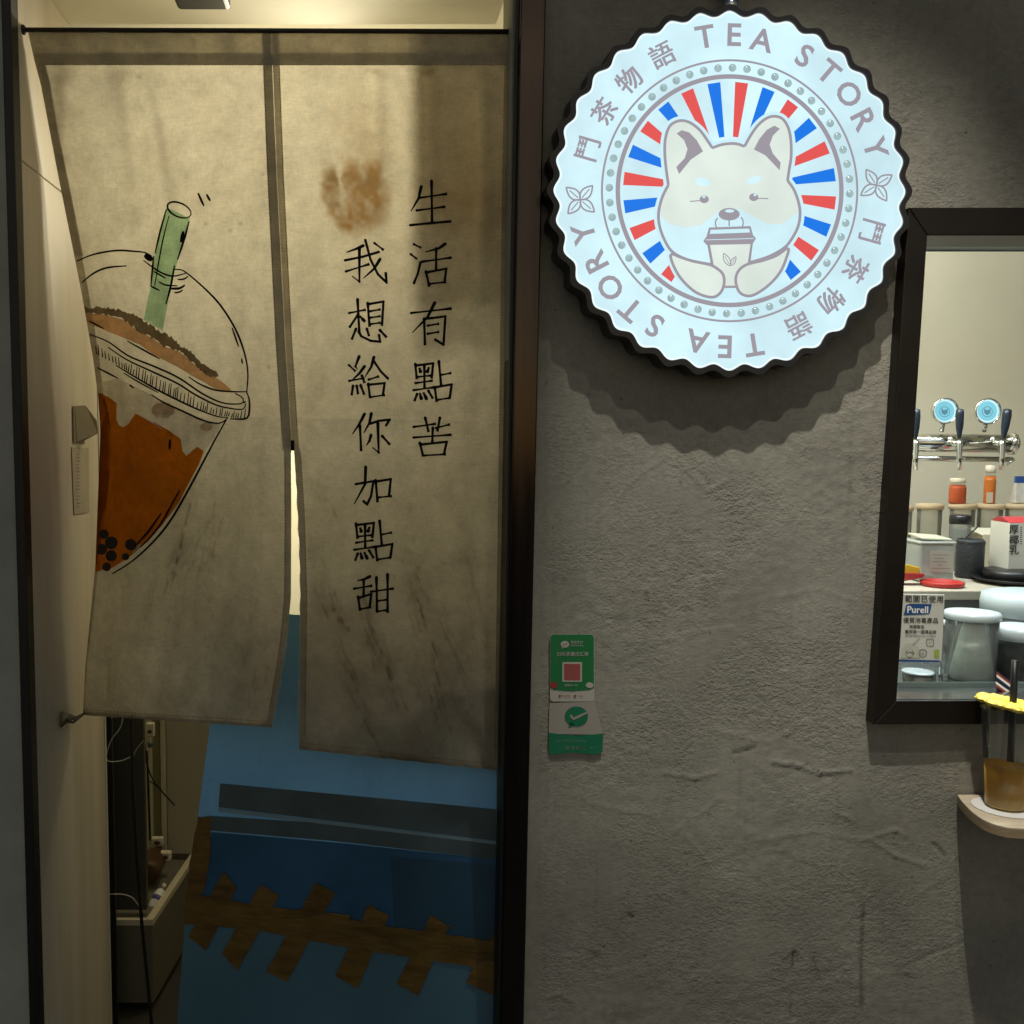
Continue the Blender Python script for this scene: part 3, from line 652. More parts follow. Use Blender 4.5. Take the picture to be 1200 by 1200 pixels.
# ---- printed drawing of the iced tea
def cv(ox, oy, s): return lambda pts: [(ox+a/s, oy+b/s) for a, b in pts]
A5, B4, C5 = cv(80, 220, 5), cv(60, 440, 4.615), cv(90, 340, 5.4545)
def clipx(pts): return [(max(x, interp(LE, y)+.4), y) for x, y in pts]
def farea(name, polys, mat, lift, g=9):
    f = Flat(lambda x, y, l=0: on_cloth(x, y, lift))
    for p in polys: f.add(fill(clipx(p), g))
    return f.build(name, mat, nor)
milk = C5([(140, 590), (265, 565), (475, 670), (560, 720), (680, 775), (800, 830), (880, 850), (925, 850), (870, 960), (815, 1035), (760, 1005), (700, 1060), (672, 1030), (660, 960), (560, 900), (370, 785), (330, 860), (290, 875), (255, 840), (250, 710), (190, 665), (150, 650)])
farea('milk_foam_print', [milk], M['ink_milk'], 0)
farea('tan_print', [A5([(60, 735), (120, 735), (220, 745), (330, 775), (400, 830), (500, 885), (560, 930), (640, 955), (690, 990), (740, 1035), (860, 1110), (920, 1150), (963, 1192), (880, 1190), (780, 1130), (640, 1050), (500, 980), (420, 920), (300, 870), (200, 830), (100, 790)])], M['ink_tan'], .0003)
cr_poly = A5([(60, 705), (125, 705), (200, 705), (290, 720), (380, 745), (450, 790), (540, 845), (600, 880), (660, 930), (720, 960), (780, 1030), (850, 1070), (880, 1105), (860, 1110), (790, 1080), (740, 1030), (690, 985), (640, 950), (560, 925), (500, 880), (400, 825), (330, 770), (220, 740), (130, 730), (60, 735)])
cp2 = []
for (a, b), (c, d) in zip(cr_poly, cr_poly[1:]+cr_poly[:1]):
    n = max(1, int(math.hypot(c-a, d-b)/2.2))
    for i in range(n): cp2.append((a+(c-a)*i/n+random.uniform(-.8, .8), b+(d-b)*i/n+random.uniform(-2.0, 2.0)+(.9 if d < b or c < a else -.9)))
farea('crumb_print', [cp2], M['ink_brown'], .0006)
farea('green_straw_print', [A5([(575, 112), (712, 180), (690, 270), (640, 430), (600, 590), (552, 838), (442, 772), (478, 600), (505, 400)])], M['ink_green'], .0008)
tea = B4([(262, 95), (310, 115), (355, 150), (352, 230), (365, 270), (390, 280), (420, 260), (455, 205), (560, 255), (640, 300), (700, 345), (710, 410), (730, 435), (790, 385), (825, 410), (800, 480), (740, 590), (690, 690), (600, 810), (520, 900), (420, 985), (330, 1040), (250, 1060), (180, 1060), (180, 300)])
farea('tea_print', [tea], M['ink_orange'], .0006)
CIRC_ = None
circ = lambda cx, cy, rx, ry=None, n=18, rot=0: [(cx+rx*math.cos(2*PI*i/n)*math.cos(rot)-(ry or rx)*math.sin(2*PI*i/n)*math.sin(rot), cy+rx*math.cos(2*PI*i/n)*math.sin(rot)+(ry or rx)*math.sin(2*PI*i/n)*math.cos(rot)) for i in range(n)]
farea('tea_hem_shade', [B4([(235, 95), (283, 103), (308, 180), (322, 320), (318, 480), (305, 640), (285, 800), (262, 930), (235, 1050), (180, 1050), (180, 300)])], ink('amber_hem_shade', (.36, .10, .008, 1), .45), .0008)  # hem's shade put into the print colour along the left edge
farea('taupe_dot_print', [B4(circ(605, 188, 62, 45))], M['ink_taupe'], .0004); farea('taupe_dot_print', [B4(circ(838, 278, 34, 24))], M['ink_taupe'], .0004)
prl = [B4(circ(325, 905, 35)), B4(circ(325, 975, 31)), B4(circ(430, 915, 31)), B4(circ(285, 858, 26)), B4(circ(272, 940, 30)), B4(circ(300, 1035, 24)), B4(circ(402, 980, 20))]
for i, p in enumerate(prl): farea('pearl_print', [p], M['ink_pearl'], .0010+.0001*i, 6)
ln = Flat(lambda x, y, l=0: on_cloth(x, y, .0030))
def L_(pts, wd=1.5, step=4):
    pts = [p for p in pts if p[0] > interp(LE, p[1])+.5]
    if len(pts) > 1: wd *= 1.42; ln.line(pts, (wd*.6, wd, wd, wd*.6), step)
for pts, wd in (([(575, 125), (540, 250), (508, 385)], 1.6), ([(590, 165), (550, 325), (506, 575)], 1.2), ([(708, 195), (680, 300), (640, 422)], 1.8), ([(675, 255), (660, 320)], 3), ([(622, 455), (600, 580), (572, 682)], 1.8),
                ([(500, 400), (484, 575)], 1.6), ([(50, 430), (150, 390), (280, 368), (380, 372), (450, 380), (490, 402)], 1.6), ([(80, 555), (150, 500), (230, 468), (342, 458)], 1.6),
                ([(620, 480), (665, 482), (720, 520), (820, 610), (900, 700), (980, 830), (1030, 960), (1052, 1080), (1045, 1205)], 1.7),
                ([(440, 425), (500, 470), (560, 505), (620, 518), (690, 500)], 1.5), ([(500, 490), (570, 530)], 1.5), ([(530, 550), (570, 570), (640, 575)], 1.5), ([(590, 590), (650, 590), (683, 570)], 2.2),
                ([(620, 615), (650, 612), (672, 598)], 1.5), ([(640, 538), (680, 535), (702, 518)], 1.5), ([(480, 575), (535, 602)], 1.6), ([(960, 820), (998, 932)], 1.6), ([(1016, 1000), (1020, 1032)], 1.6),
                ([(448, 392), (492, 425)], 5), ([(120, 780), (208, 825)], 1.4), ([(345, 898), (430, 945), (535, 1003)], 1.5), ([(705, 1108), (770, 1150), (860, 1185), (965, 1195), (1045, 1195)], 1.5),
                ([(760, 30), (795, 108)], 2), ([(810, 38), (832, 78)], 2)):
    L_(A5(pts), wd)
ell = circ(650, 130, 74, 40, 26, .42); L_(A5(ell+ell[:2]), 1.6, 3)
top2 = C5([(80, 300), (200, 365), (320, 445), (480, 520), (640, 595), (760, 670), (880, 730), (960, 752), (1060, 762), (1080, 725)])
low = C5([(100, 405), (250, 480), (380, 560), (520, 640), (660, 710), (780, 765), (900, 808), (965, 812)])
for pts, wd in ((C5([(80, 282), (200, 330), (330, 420), (500, 490), (650, 560), (800, 660), (930, 720), (1040, 727), (1067, 710), (1052, 682), (1010, 660)]), 1.6), (top2, 1.6), (low, 1.6),
                (C5([(1085, 652), (1102, 700), (1102, 780), (1080, 822), (980, 822)]), 1.7), (C5([(475, 668), (560, 720), (680, 775), (800, 830), (880, 850), (930, 845), (965, 815)]), 1.6),
                (C5([(130, 495), (265, 565)]), 1.5), (C5([(335, 605), (366, 626)]), 1.7), (C5([(300, 530), (400, 590), (520, 655)]), 1.3), (C5([(1080, 710), (1066, 722)]), 1.5),
                (B4([(948, 238), (900, 322), (820, 472), (740, 622), (640, 792), (540, 912), (430, 1010), (330, 1072), (225, 1102)]), 1.9),
                (B4([(695, 620), (650, 700), (600, 790), (540, 870), (480, 930)]), 1.6), (B4([(595, 745), (520, 850), (450, 925)]), 1.8), (B4([(642, 345), (640, 400)]), 2)):
    L_(pts, wd)
def at_t(pl, x):
    return np.interp(x, [p[0] for p in pl], [p[1] for p in pl])
x = 112.0
while x < 290:
    a = at_t(top2, x); b = at_t(low, x); m = random.random()
    lo = b-1.0 if x < 268 else at_t(C5([(965, 812), (1080, 822)]), x)
    hi = lo-(random.uniform(.45, .95))*(lo-a)*.9
    if x > interp(LE, (hi+lo)/2)+1: ln.line([(x+1.4, hi), (x, lo)] if x > 150 else [(x, hi), (x+1, lo)], (.9, 1.5), 3, False)
    x += random.choice((2.2, 2.8, 3.6, 4.4))
ln.build('outline_print', M['ink_black'], nor)

# ---- brush characters
Z3, Z8, Z4 = cv(380, 200, 4.615), cv(400, 380, 6.667), cv(380, 460, 4.2857)
CH = {
 'sheng': (Z3, [[(525, 85), (510, 150), (468, 220)], [(515, 147), (665, 125)], [(580, 55), (583, 285)], [(500, 215), (655, 195)], [(465, 295), (560, 285), (688, 274)]]),
 'wo': (Z3, [[(212, 405), (175, 422), (120, 442)], [(113, 485), (210, 465), (300, 438)], [(190, 415), (190, 600), (150, 570)], [(118, 545), (245, 505)], [(222, 375), (250, 480), (290, 560), (337, 605), (332, 548)], [(302, 478), (270, 530), (212, 582)], [(272, 392), (322, 430)]]),
 'huo': (Z3, [[(485, 398), (525, 418)], [(468, 452), (502, 478)], [(485, 608), (505, 560), (522, 490)], [(655, 395), (620, 420), (545, 440)], [(530, 492), (690, 470)], [(605, 420), (605, 540)], [(550, 545), (568, 628)], [(552, 550), (660, 530), (650, 605)], [(568, 612), (660, 602)]]),
 'you': (Z3, [[(470, 770), (690, 745)], [(598, 713), (560, 790), (475, 877)], [(540, 800), (545, 945)], [(540, 802), (655, 788), (645, 942), (595, 910)], [(560, 838), (622, 828)], [(560, 882), (622, 872)]]),
 'xiang': (Z3, [[(135, 770), (225, 752)], [(180, 695), (190, 880)], [(185, 775), (135, 850)], [(195, 790), (222, 818)], [(235, 715), (245, 845)], [(238, 722), (320, 708), (312, 840)], [(250, 760), (305, 750)], [(250, 795), (305, 787)], [(250, 830), (305, 822)], [(172, 855), (148, 914)], [(185, 870), (200, 895), (250, 920), (302, 925), (295, 883)], [(230, 855), (243, 896)], [(300, 862), (338, 902)]]),
 'gei': (Z8, [[(140, 250), (110, 330), (128, 352)], [(60, 320), (112, 368)], [(182, 328), (140, 385), (80, 440)], [(62, 442), (182, 420)], [(160, 400), (182, 460)], [(92, 480), (80, 556)], [(120, 480), (131, 548)], [(150, 475), (180, 552)], [(255, 255), (235, 330), (185, 412)], [(255, 290), (310, 370), (370, 430)], [(215, 432), (296, 406)], [(210, 465), (225, 577)], [(215, 472), (338, 460), (325, 555)], [(225, 570), (342, 552)]]),
 'dian': (Z8, [[(578, 310), (590, 430)], [(585, 322), (718, 305), (705, 425)], [(612, 348), (622, 382)], [(682, 343), (668, 382)], [(648, 320), (650, 505)], [(590, 412), (705, 400)], [(580, 460), (715, 440)], [(565, 515), (727, 492)], [(592, 545), (570, 602)], [(615, 545), (628, 592)], [(645, 540), (670, 592)], [(680, 520), (716, 582)], [(762, 288), (780, 480)], [(775, 397), (860, 380)], [(730, 490), (745, 607)], [(735, 492), (862, 470), (846, 580)], [(745, 592), (852, 575)]]),
 'ni': (Z8, [[(182, 700), (140, 780), (85, 860)], [(145, 790), (155, 992)], [(235, 695), (220, 770), (175, 850)], [(225, 777), (290, 755), (378, 745), (345, 797)], [(285, 770), (292, 1002), (243, 962)], [(232, 865), (220, 910), (195, 947)], [(318, 872), (381, 942)]]),
 'ku': (Z8, [[(565, 802), (740, 778)], [(740, 810), (850, 782)], [(655, 730), (682, 842)], [(770, 730), (750, 838)], [(565, 885), (862, 863)], [(715, 808), (710, 928)], [(613, 925), (640, 1032)], [(620, 940), (824, 918), (800, 1020)], [(640, 1026), (818, 1015)]]),
 'jia': (Z4, [[(158, 460), (247, 445), (235, 520), (215, 562), (193, 542)], [(208, 373), (205, 460), (150, 560)], [(258, 440), (268, 552)], [(260, 447), (334, 435), (325, 520)], [(270, 527), (340, 520)]]),
 'tian': (Z4, [[(230, 923), (200, 938), (165, 945)], [(150, 985), (242, 970)], [(198, 940), (198, 1022)], [(170, 1025), (180, 1097)], [(172, 1032), (236, 1012), (228, 1080)], [(182, 1087), (236, 1078)], [(235, 1000), (350, 984)], [(262, 928), (265, 1102)], [(318, 912), (318, 1107)], [(265, 1047), (316, 1040)], [(265, 1100), (318, 1092)]]),
}
def brush(fl, pts, sc=1.38):
    n = len(pts); (x0, y0), (x1, y1) = pts[0], pts[-1]
    seglen = sum(math.dist(a, b) for a, b in zip(pts[:-1], pts[1:]))
    if n == 2 and seglen < 9: wd = (1.2, 2.6, 3.4, 2.2)                      # dot
    elif n == 2 and abs(x1-x0) > abs(y1-y0): wd = (2.2, 1.6, 1.5, 1.6, 2.7)   # heng
    elif n == 2: wd = (2.9, 2.1, 2.0, 2.1, 2.5)                                # shu
    elif n == 3 and x1 < x0 and y1 > y0: wd = (2.9, 2.4, 1.8, .9)              # pie
    else: wd = (2.4, 2.0, 2.1, 2.2, 2.3)
    fl.add(ribbon(pts, [k*sc for k in wd], 2.2, .12))
    for p in pts[:1]+(pts[1:-1] if n > 2 else []):
        fl.add(fill(circ(p[0], p[1], 1.25*sc, None, 7)))
for key, sh_ in (('sheng', 0), ('huo', 0), ('you', 0), ('dian', 0), ('ku', 0), ('wo', 0), ('xiang', 0), ('gei', 0), ('ni', 0), ('jia', 0), ('dian', 1), ('tian', 0)):
    f = Flat(lambda x, y, l=0: on_cloth(x, y, .0004)); z, strokes = CH[key]
    for s_ in strokes:
        q_ = z(s_)
        if sh_: q_ = [(a-69.5, b+187) for a, b in q_]
        brush(f, q_)
    f.build('brush_character', M['ink_black'], nor)
# corner of the left half, twisted and tied to the panel
p0 = px(97, 838, Ycloth(99, 838)); hk = xpx(72, 850, XJ+.004); hk2 = xpx(76, 838, XJ+.012)
MB().tube([p0+Vector((.004, 0, .004)), p0.lerp(hk2, .35)+Vector((0, -.01, -.004)), p0.lerp(hk2, .7)+Vector((0, -.012, 0)), hk2+Vector((0, -.004, .002)), hk], [.002, .004, .007, .009, .004], 10).build('tied_corner', M['linen'], nor, True)
MB().tube([p0+Vector((.002, -.001, .001)), p0.lerp(hk2, .4)+Vector((0, -.018, -.010)), p0.lerp(hk2, .75)+Vector((0, -.02, -.006)), hk+Vector((0, -.004, -.002))], [.0012, .002, .0035, .002], 8).build('tie_string', M['ink_brown'], nor, True)

# ---- added translucent sheet, unseen behind the curtain, that shades its upper right
hs = MB().box(.046, .30, .250, .2515, px(520, 330, .25).z, px(520, 44, .25).z).build('shading_sheet', cloth_mat('shading_sheet_cloth', (.85, .80, .66, 1), .7, False)); tag(hs, 'added unseen sheet behind the curtain that dims its upper right area', 'sheet')
# ---- rod
rodm = pbr('dark_rod', (.035, .028, .02, 1), .5, .3, vary=.2)
rd = empty('curtain_rod', px(310, 36, .055), 'thin dark rod holding up the split curtain', 'curtain rod')
ra, rb = px(27, 35, .053), px(606, 37, .053)
MB().tube([ra, rb], .0042, 10).build('rod', rodm, rd, True)
MB().lathe(ra+Vector((-.004, 0, 0)), [(.0, -.006), (.0075, -.006), (.0085, 0), (.0085, .006), (.005, .009)], 14, 'X').build('rod_end', rodm, rd, True)
MB().box(ra.x-.016, ra.x-.006, .035, .07, ra.z-.012, ra.z+.006).build('bracket', rodm, rd)

# ================================================================== BLUE BOARD
TL, TR_, BLf = px(264, 714, .28), px(588, 739, .125), px(205, 1200, .225)
nb = (TR_-TL).cross(BLf-TL).normalized()
if nb.y > 0: nb = -nb
def on_board(x, y, lift=0):
    a, b = (x-XP)/F, -(y-600)/F
    d = Vector((a, math.cos(PITCH)+b*math.sin(PITCH), -math.sin(PITCH)+b*math.cos(PITCH))); c0 = Vector((0, -DIST, CAMZ))
    t = (TL+nb*lift-c0).dot(nb)/d.dot(nb); return c0+d*t
bb = empty('blue_board', on_board(400, 1250), 'blue plastic board patched with brown packing tape, leaning behind the curtain', 'board')
def slab(name, pts2, th, lift, mat, parent):
    fr = [on_board(a, b, lift) for a, b in pts2]; bk = [p-nb*th for p in fr]; n = len(fr)
    return MB().add(fr+bk, [tuple(range(n)), tuple(range(2*n-1, n-1, -1))]+[(i, i+n, (i+1) % n+n, (i+1) % n) for i in range(n)]).build(name, mat, parent)
lowl = (205+(205-255)/350*140, 1340)
slab('board_upper', [(264, 714), (588, 739), (588, 1120), (218, 1062)], .006, 0, M['board_blue'], bb)
slab('board_lower', [(218, 1064), (588, 1122), (588, 1500), (190, 1420)], .006, -.0005, pbr('dark_blue_board', (.060, .140, .195, 1), .36, vary=.14, vscale=3, bump=.12, bscale=16), bb)  # lower part is a darker blue than the upper
slab('navy_film', [(248, 975), (400, 988), (588, 1008), (588, 1112), (226, 1056)], .0006, .0010, M['board_navy'], bb)
slab('navy_film', [(458, 1004), (588, 1014), (588, 1112), (462, 1088)], .0004, .0016, pbr('dark_film', (.016, .058, .10, 1), .34, vary=.2), bb)
slab('film_band', [(258, 918), (588, 949), (588, 986), (256, 946)], .0008, .0014, M['tape_grey'], bb)
slab('film_band', [(245, 956), (396, 966), (588, 991), (588, 1008), (396, 986), (243, 973)], .0008, .0022, M['tape_grey'], bb)
slab('film_edge', [(256, 947), (588, 986.5), (588, 990.5), (256, 951)], .0006, .0028, M['tape_edge'], bb)
def tape(pts, lift, jag=1.4):
    q = []
    for i, ((a, b), (c, d)) in enumerate(zip(pts, pts[1:]+pts[:1])):
        n = max(1, int(math.hypot(c-a, d-b)/5)); nx_, ny_ = -(d-b), (c-a); ll = math.hypot(nx_, ny_) or 1
        for k in range(n):
            j = random.uniform(-jag, jag)*.45 if k else 0
            q.append((a+(c-a)*k/n+nx_/ll*j, b+(d-b)*k/n+ny_/ll*j))
    V2, F2 = fill(q, 7); V = []
    for v in V2:
        V.append(on_board(v[0], v[1], lift+.00045*vnoise(np.array([v[0]]), np.array([v[1]]), 9, int(lift*1e5))[0]))
    o = mk('tape_strip', V, F2, M['tape_brown'], bb, True)
    return o
for i, pts in enumerate([
    [(232, 957), (247, 957), (247, 1000), (240, 1042), (218, 1066), (222, 1010)],
    [(262, 1021), (277, 1040), (262, 1075), (241, 1114), (221, 1098), (240, 1060)],
    [(305, 1036), (328, 1049), (300, 1098), (278, 1137), (260, 1118), (282, 1078)],
    [(370, 1034), (393, 1047), (366, 1095), (336, 1151), (312, 1138), (344, 1082)],
    [(432, 1060), (456, 1073), (440, 1110), (418, 1159), (393, 1144), (414, 1098)],
    [(505, 1072), (526, 1086), (508, 1126), (490, 1167), (465, 1153), (484, 1116)],
    [(588, 1082), (588, 1166), (576, 1166), (546, 1151), (566, 1112)],
    [(218, 1047), (260, 1052), (300, 1062), (370, 1068), (440, 1083), (500, 1092), (588, 1104), (588, 1138), (510, 1126), (440, 1116), (345, 1099), (300, 1089), (216, 1083)],
    [(268, 1062), (330, 1064), (410, 1072), (412, 1090), (330, 1090), (266, 1080)],
    [(455, 1094), (520, 1098), (588, 1112), (588, 1131), (510, 1124), (452, 1110)]]):
    tape(pts, .0030+.00022*i)
for pts in ([(232, 1066), (300, 1078), (360, 1076), (420, 1090), (480, 1104), (560, 1116), (588, 1118)], [(300, 1072), (380, 1072), (440, 1086), (490, 1102)], [(505, 1090), (530, 1084), (522, 1096), (545, 1108), (588, 1113)], [(360, 1048), (384, 1040)], [(265, 1044), (273, 1034)]):
    MB().tube([on_board(a, b, .0058) for a, b in smooth2d(pts)], .00055, 6).build('tape_crease', M['tape_brown'], bb, True)

# ================================================================== THINGS BEHIND THE JAMB (seen under the curtain)
M['dark_panel'] = pbr('dark_olive_panel', (.060, .057, .045, 1), .5, vary=.15, vscale=3)
M['black'] = pbr('black_plastic', (.01, .01, .01, 1), .4)
M['rim'] = pbr('cream_rim', (.60, .54, .40, 1), .45, vary=.08)
M['grey_side'] = pbr('grey_beige_laminate', (.15, .135, .105, 1), .5, vary=.16, vscale=3)
YB = .75
c0 = px(136, 1078, YB); c1 = px(178, 1078, YB); zt_ = c1.z
c2 = zpx(229, 1002, zt_)
lc = empty('low_cabinet', ((c0.x+c1.x)/2, YB, 0), 'low grey cabinet with a cream top rim behind the jamb panel', 'cabinet')
sd = (c2-c1); sd.z = 0; sdn = sd.normalized(); perp = Vector((sdn.y, -sdn.x, 0))
xl = c0.x-.25
def quadbox(name, pts, z0, z1, mat, par):
    n = len(pts); V = [(p.x, p.y, z0) for p in pts]+[(p.x, p.y, z1) for p in pts]
    return MB().add(V, [tuple(range(n-1, -1, -1)), tuple(range(n, 2*n))]+[(i, (i+1) % n, (i+1) % n+n, i+n) for i in range(n)]).build(name, mat, par)
far = c1+sd*1.05; A_ = Vector((xl, YB, 0)); D_ = Vector((xl, far.y, 0))
quadbox('cabinet_body', [A_, c1, far, D_], .02, zt_-.0155, M['grey_side'], lc)
quadbox('front_rim', [A_, c1, c1+Vector((-.012, .012, 0)), A_+Vector((0, .012, 0))], zt_-.015, zt_, M['rim'], lc)
quadbox('side_rim', [c1+Vector((.001, 0, 0)), c1+Vector((.001, 0, 0))+perp*.002, far+perp*.002, far-perp*.016, c1-perp*.016+sdn*.002], zt_-.015, zt_+.001, M['rim'], lc)
# black sheet put in for the dark gap left of it
ta = px(126, 1000, .60)
o = MB().box(ta.x-.22, px(134, 1000, .60).x, .60, .612, 0, 1.35).build('dark_gap_sheet', M['black']); bev(o, .003); tag(o, 'black upright sheet added for the dark gap just behind the off-white jamb panel', 'panel')
o = MB().box(px(133, 1000, .80).x, px(171, 1000, .80).x, .80, .82, zt_+.001, 1.5).build('dark_olive_board', M['dark_panel']); bev(o, .003); tag(o, 'dark olive board standing on the low cabinet behind the cables', 'board')
# lit vertical channel and door frame beyond
M['yellow_cream'] = pbr('yellow_cream_trim', (.42, .38, .17, 1), .45, vary=.1)
M['beige_door'] = pbr('beige_door_panel', (.40, .36, .27, 1), .5, vary=.08, vscale=2, stretch=(6, 6, .5))
cf = empty('cabinet_door_frame', px(184, 900, 1.16), 'tall pale cupboard door with a yellowish edge channel, beneath the left half of the curtain', 'cupboard')
for a, b, m_, y in ((171.5, 177, 'rim', 1.13), (178, 187.5, 'yellow_cream', 1.17), (188, 194, 'rim', 1.145), (195, 268, 'beige_door', 1.15)):
    bev(MB().box(px(a, 900, y).x, px(b, 900, y).x, y, 1.22, zt_+.002, 1.62).build({'rim': 'trim_strip', 'yellow_cream': 'edge_channel', 'beige_door': 'door_panel'}[m_], M[m_], cf), .002)
# cables
def cable(name, pts, r, mat, label, cat='cable', group=None):
    P_ = [px(a, b, c) for a, b, c in pts]; Q = []
    for i in range(len(P_)-1):
        a, b, c, d = P_[max(i-1, 0)], P_[i], P_[i+1], P_[min(i+2, len(P_)-1)]
        for j in range(6):
            t = j/6; Q.append(.5*((2*b)+(c-a)*t+(2*a-5*b+4*c-d)*t*t+(3*b-a-3*c+d)*t**3))
    Q.append(P_[-1]); o = MB().tube(Q, r, 8).build(name, mat, None, True); return tag(o, label, cat, group)
M['white_cable'] = pbr('white_cable', (.55, .53, .46, 1), .4)
cable('power_cable', [(154, 820, .595), (155, 900, .595), (160, 1000, .595), (166, 1080, .595), (173, 1150, .595), (180, 1230, .595)], .0042, M['black'], 'thick black cable hanging past the low cabinet, longest of the cables')
cable('white_cable', [(146, 820, .595), (142, 850, .595), (130, 868, .595), (125, 890, .595), (140, 892, .595), (153, 887, .595)], .0012, M['white_cable'], 'thin white cable looping under the hem at the left')
cable('white_cable', [(126, 1048, .595), (143, 1048, .595), (155, 1052, .595), (163, 1062, .595)], .0012, M['white_cable'], 'thin white cable arching over the low cabinet front rim')
cable('grey_cable', [(168, 868, .74), (160, 878, .74), (157, 885, .74)], .0009, M['white_cable'], 'short pale wire beside the hanging clamp')
cable('black_lead', [(170, 872, 1.0), (172, 895, 1.0), (180, 915, 1.0), (192, 930, 1.0), (205, 944, 1.0)], .0022, M['black'], 'black lead running down to the right in front of the cupboard door')
cable('black_lead', [(175, 915, 1.01), (182, 920, 1.0), (190, 927, 1.0)], .0016, M['black'], 'short black lead joining the longer one at its fork')
cable('black_lead', [(172, 880, 1.02), (174, 930, 1.02), (176, 985, 1.02)], .0030, M['black'], 'black lead hanging straight down beside the yellowish channel')
# small cup-holders: pale squares with a brown round inside
M['ivory'] = pbr('ivory_plastic', (.72, .66, .52, 1), .4); M['brown_in'] = pbr('brown_inset', (.075, .035, .014, 1), .5)
for (a, b, hw, hh, y, lab) in ((175.5, 856, 4.6, 8, 1.06, 'tall ivory socket with a brown round centre, high under the curtain hem'), (184, 987, 7, 4.5, 1.10, 'ivory socket with a brown round centre, above its twin near the cupboard foot'), (193.5, 1004, 6.5, 4.8, 1.03, 'ivory socket with a brown round centre, lowest of the three')):
    s0 = empty('wall_socket', px(a, b, y), lab, 'socket')
    q0, q1 = px(a-hw, b+hh, y), px(a+hw, b-hh, y)
    bev(MB().box(q0.x, q1.x, y, y+.02, q0.z, q1.z).build('socket_plate', M['ivory'], s0), .003)
    cc = px(a, b+hh*.15, y); MB().lathe(cc+Vector((0, -.002, 0)), [(0, -.001), (hw*.0011, -.001), (hw*.0014, .003)], 16, 'Y', 1, hh/hw if hh < hw else 1).build('socket_centre', M['brown_in'], s0, True)
o = MB().lathe(px(176, 872, 1.02), [(.004, -.01), (.008, -.006), (.008, .006), (.004, .010)], 12).build('hanging_clamp', M['grey_teal'], None, True); tag(o, 'small grey green clamp at the top of the black leads', 'clamp')
pc = zpx(173, 1034, zt_-.02); 
rr = empty('brown_drum', px(176, 1024, .95), 'dark brown round drum lying behind the cabinet rim', 'drum')
MB().lathe(px(173, 1024, .95), [(0, -.004), (.020, -.004), (.031, 0), (.033, .02), (.033, .10), (.02, .11)], 24, 'Y').build('drum_shell', M['brown_in'], rr, True)
# bottle lying in the corner
bt = empty('squeeze_bottle', px(184, 1050, .88), 'white squeeze bottle with a purple band, lying inside the cabinet rim', 'bottle')
b0, b1 = px(177.5, 1067, .86), px(190, 1042, .91); ax = (b1-b0)
MB().tube([b0, b0.lerp(b1, .1), b0.lerp(b1, .75), b0.lerp(b1, .92), b1], [.011, .015, .015, .011, .005], 16).build('bottle_body', pbr('white_plastic', (.72, .74, .76, 1), .35), bt, True)
MB().tube([b0.lerp(b1, .42), b0.lerp(b1, .62)], .0154, 16).build('purple_band', pbr('purple_label', (.10, .08, .28, 1), .4), bt, True)
MB().tube([b1+ax*.08, b1+ax*.24], .0055, 12).build('bottle_cap', M['ivory'], bt, True)

# folded paper tag and faded label on the jamb
M['shaded_paper'] = pbr('shaded_paper', (.20, .16, .10, 1), .8, vary=.2, vscale=12)  # paper colour darkened in place of the shade on it
pt = empty('folded_paper_tag', xpx(93, 495, XJ), 'creased, shade-darkened paper flap peeling off the panel beside the bubble tea print', 'paper')
def on_j(x, y, l=0):
    p = xpx(x, y, XJ); return Vector((XJ+l, p.y, p.z))
def jsheet(name, pts, ls, mat, par):
    o = mk(name, [on_j(a, b, l) for (a, b), l in zip(pts, ls)], [tuple(range(len(pts)))], mat, par); s = o.modifiers.new('thickness', 'SOLIDIFY'); s.thickness = .0006; return o
jsheet('paper_back', [(84, 476), (98, 475), (98, 520), (85, 519)], [.002]*4, M['shaded_paper'], pt)
o = mk('paper_flap', [on_j(86, 477, .0032), on_j(98, 475, .004), on_j(88, 518, .0036), on_j(97, 516, .005), on_j(99, 493, .026), on_j(98, 508, .030)], [(0, 2, 3, 5, 4, 1)], M['shaded_paper'], pt)
s = o.modifiers.new('thickness', 'SOLIDIFY'); s.thickness = .0006
fp = empty('faded_label', xpx(93, 560, XJ), 'faded narrow sticker with a column of tiny marks on the panel', 'sticker')
jsheet('sticker_sheet', [(83, 524), (103, 525), (104, 600), (86, 603)], [.0012]*4, pbr('faded_sticker', (.42, .36, .28, 1), .7, vary=.1, vscale=20), fp)
mkx = Flat(lambda x, y, l=0: on_j(x, y, .0018))
for k in range(16):
    y = 532+k*4.1; mkx.line([(88, y), (91+random.uniform(0, 3), y+.5)], .9, 3, False); 
mkx.build('tiny_marks', pbr('faded_ink', (.15, .12, .09, 1), .8), fp)
for i, (a, b, c, d) in enumerate(((61, 1028, 62, 1036), (62, 1040, 61, 1046))):
    pass
# black closer body at the top of the doorway
dcl = empty('ceiling_detector', px(236, -10, .16), 'black rounded device hanging under the ceiling at the top edge', 'device')
q0, q1 = px(205, 5, .16), px(268, -20, .16)
bev(MB().box(q0.x, q1.x, .13, .19, q0.z, Z_SOF-.001).build('device_body', M['black'], dcl), .008, 3)
MB().box(q0.x+.02, q1.x-.02, .125, .129, q0.z+.012, q0.z+.02).build('device_slot', M['grey_teal'], dcl)

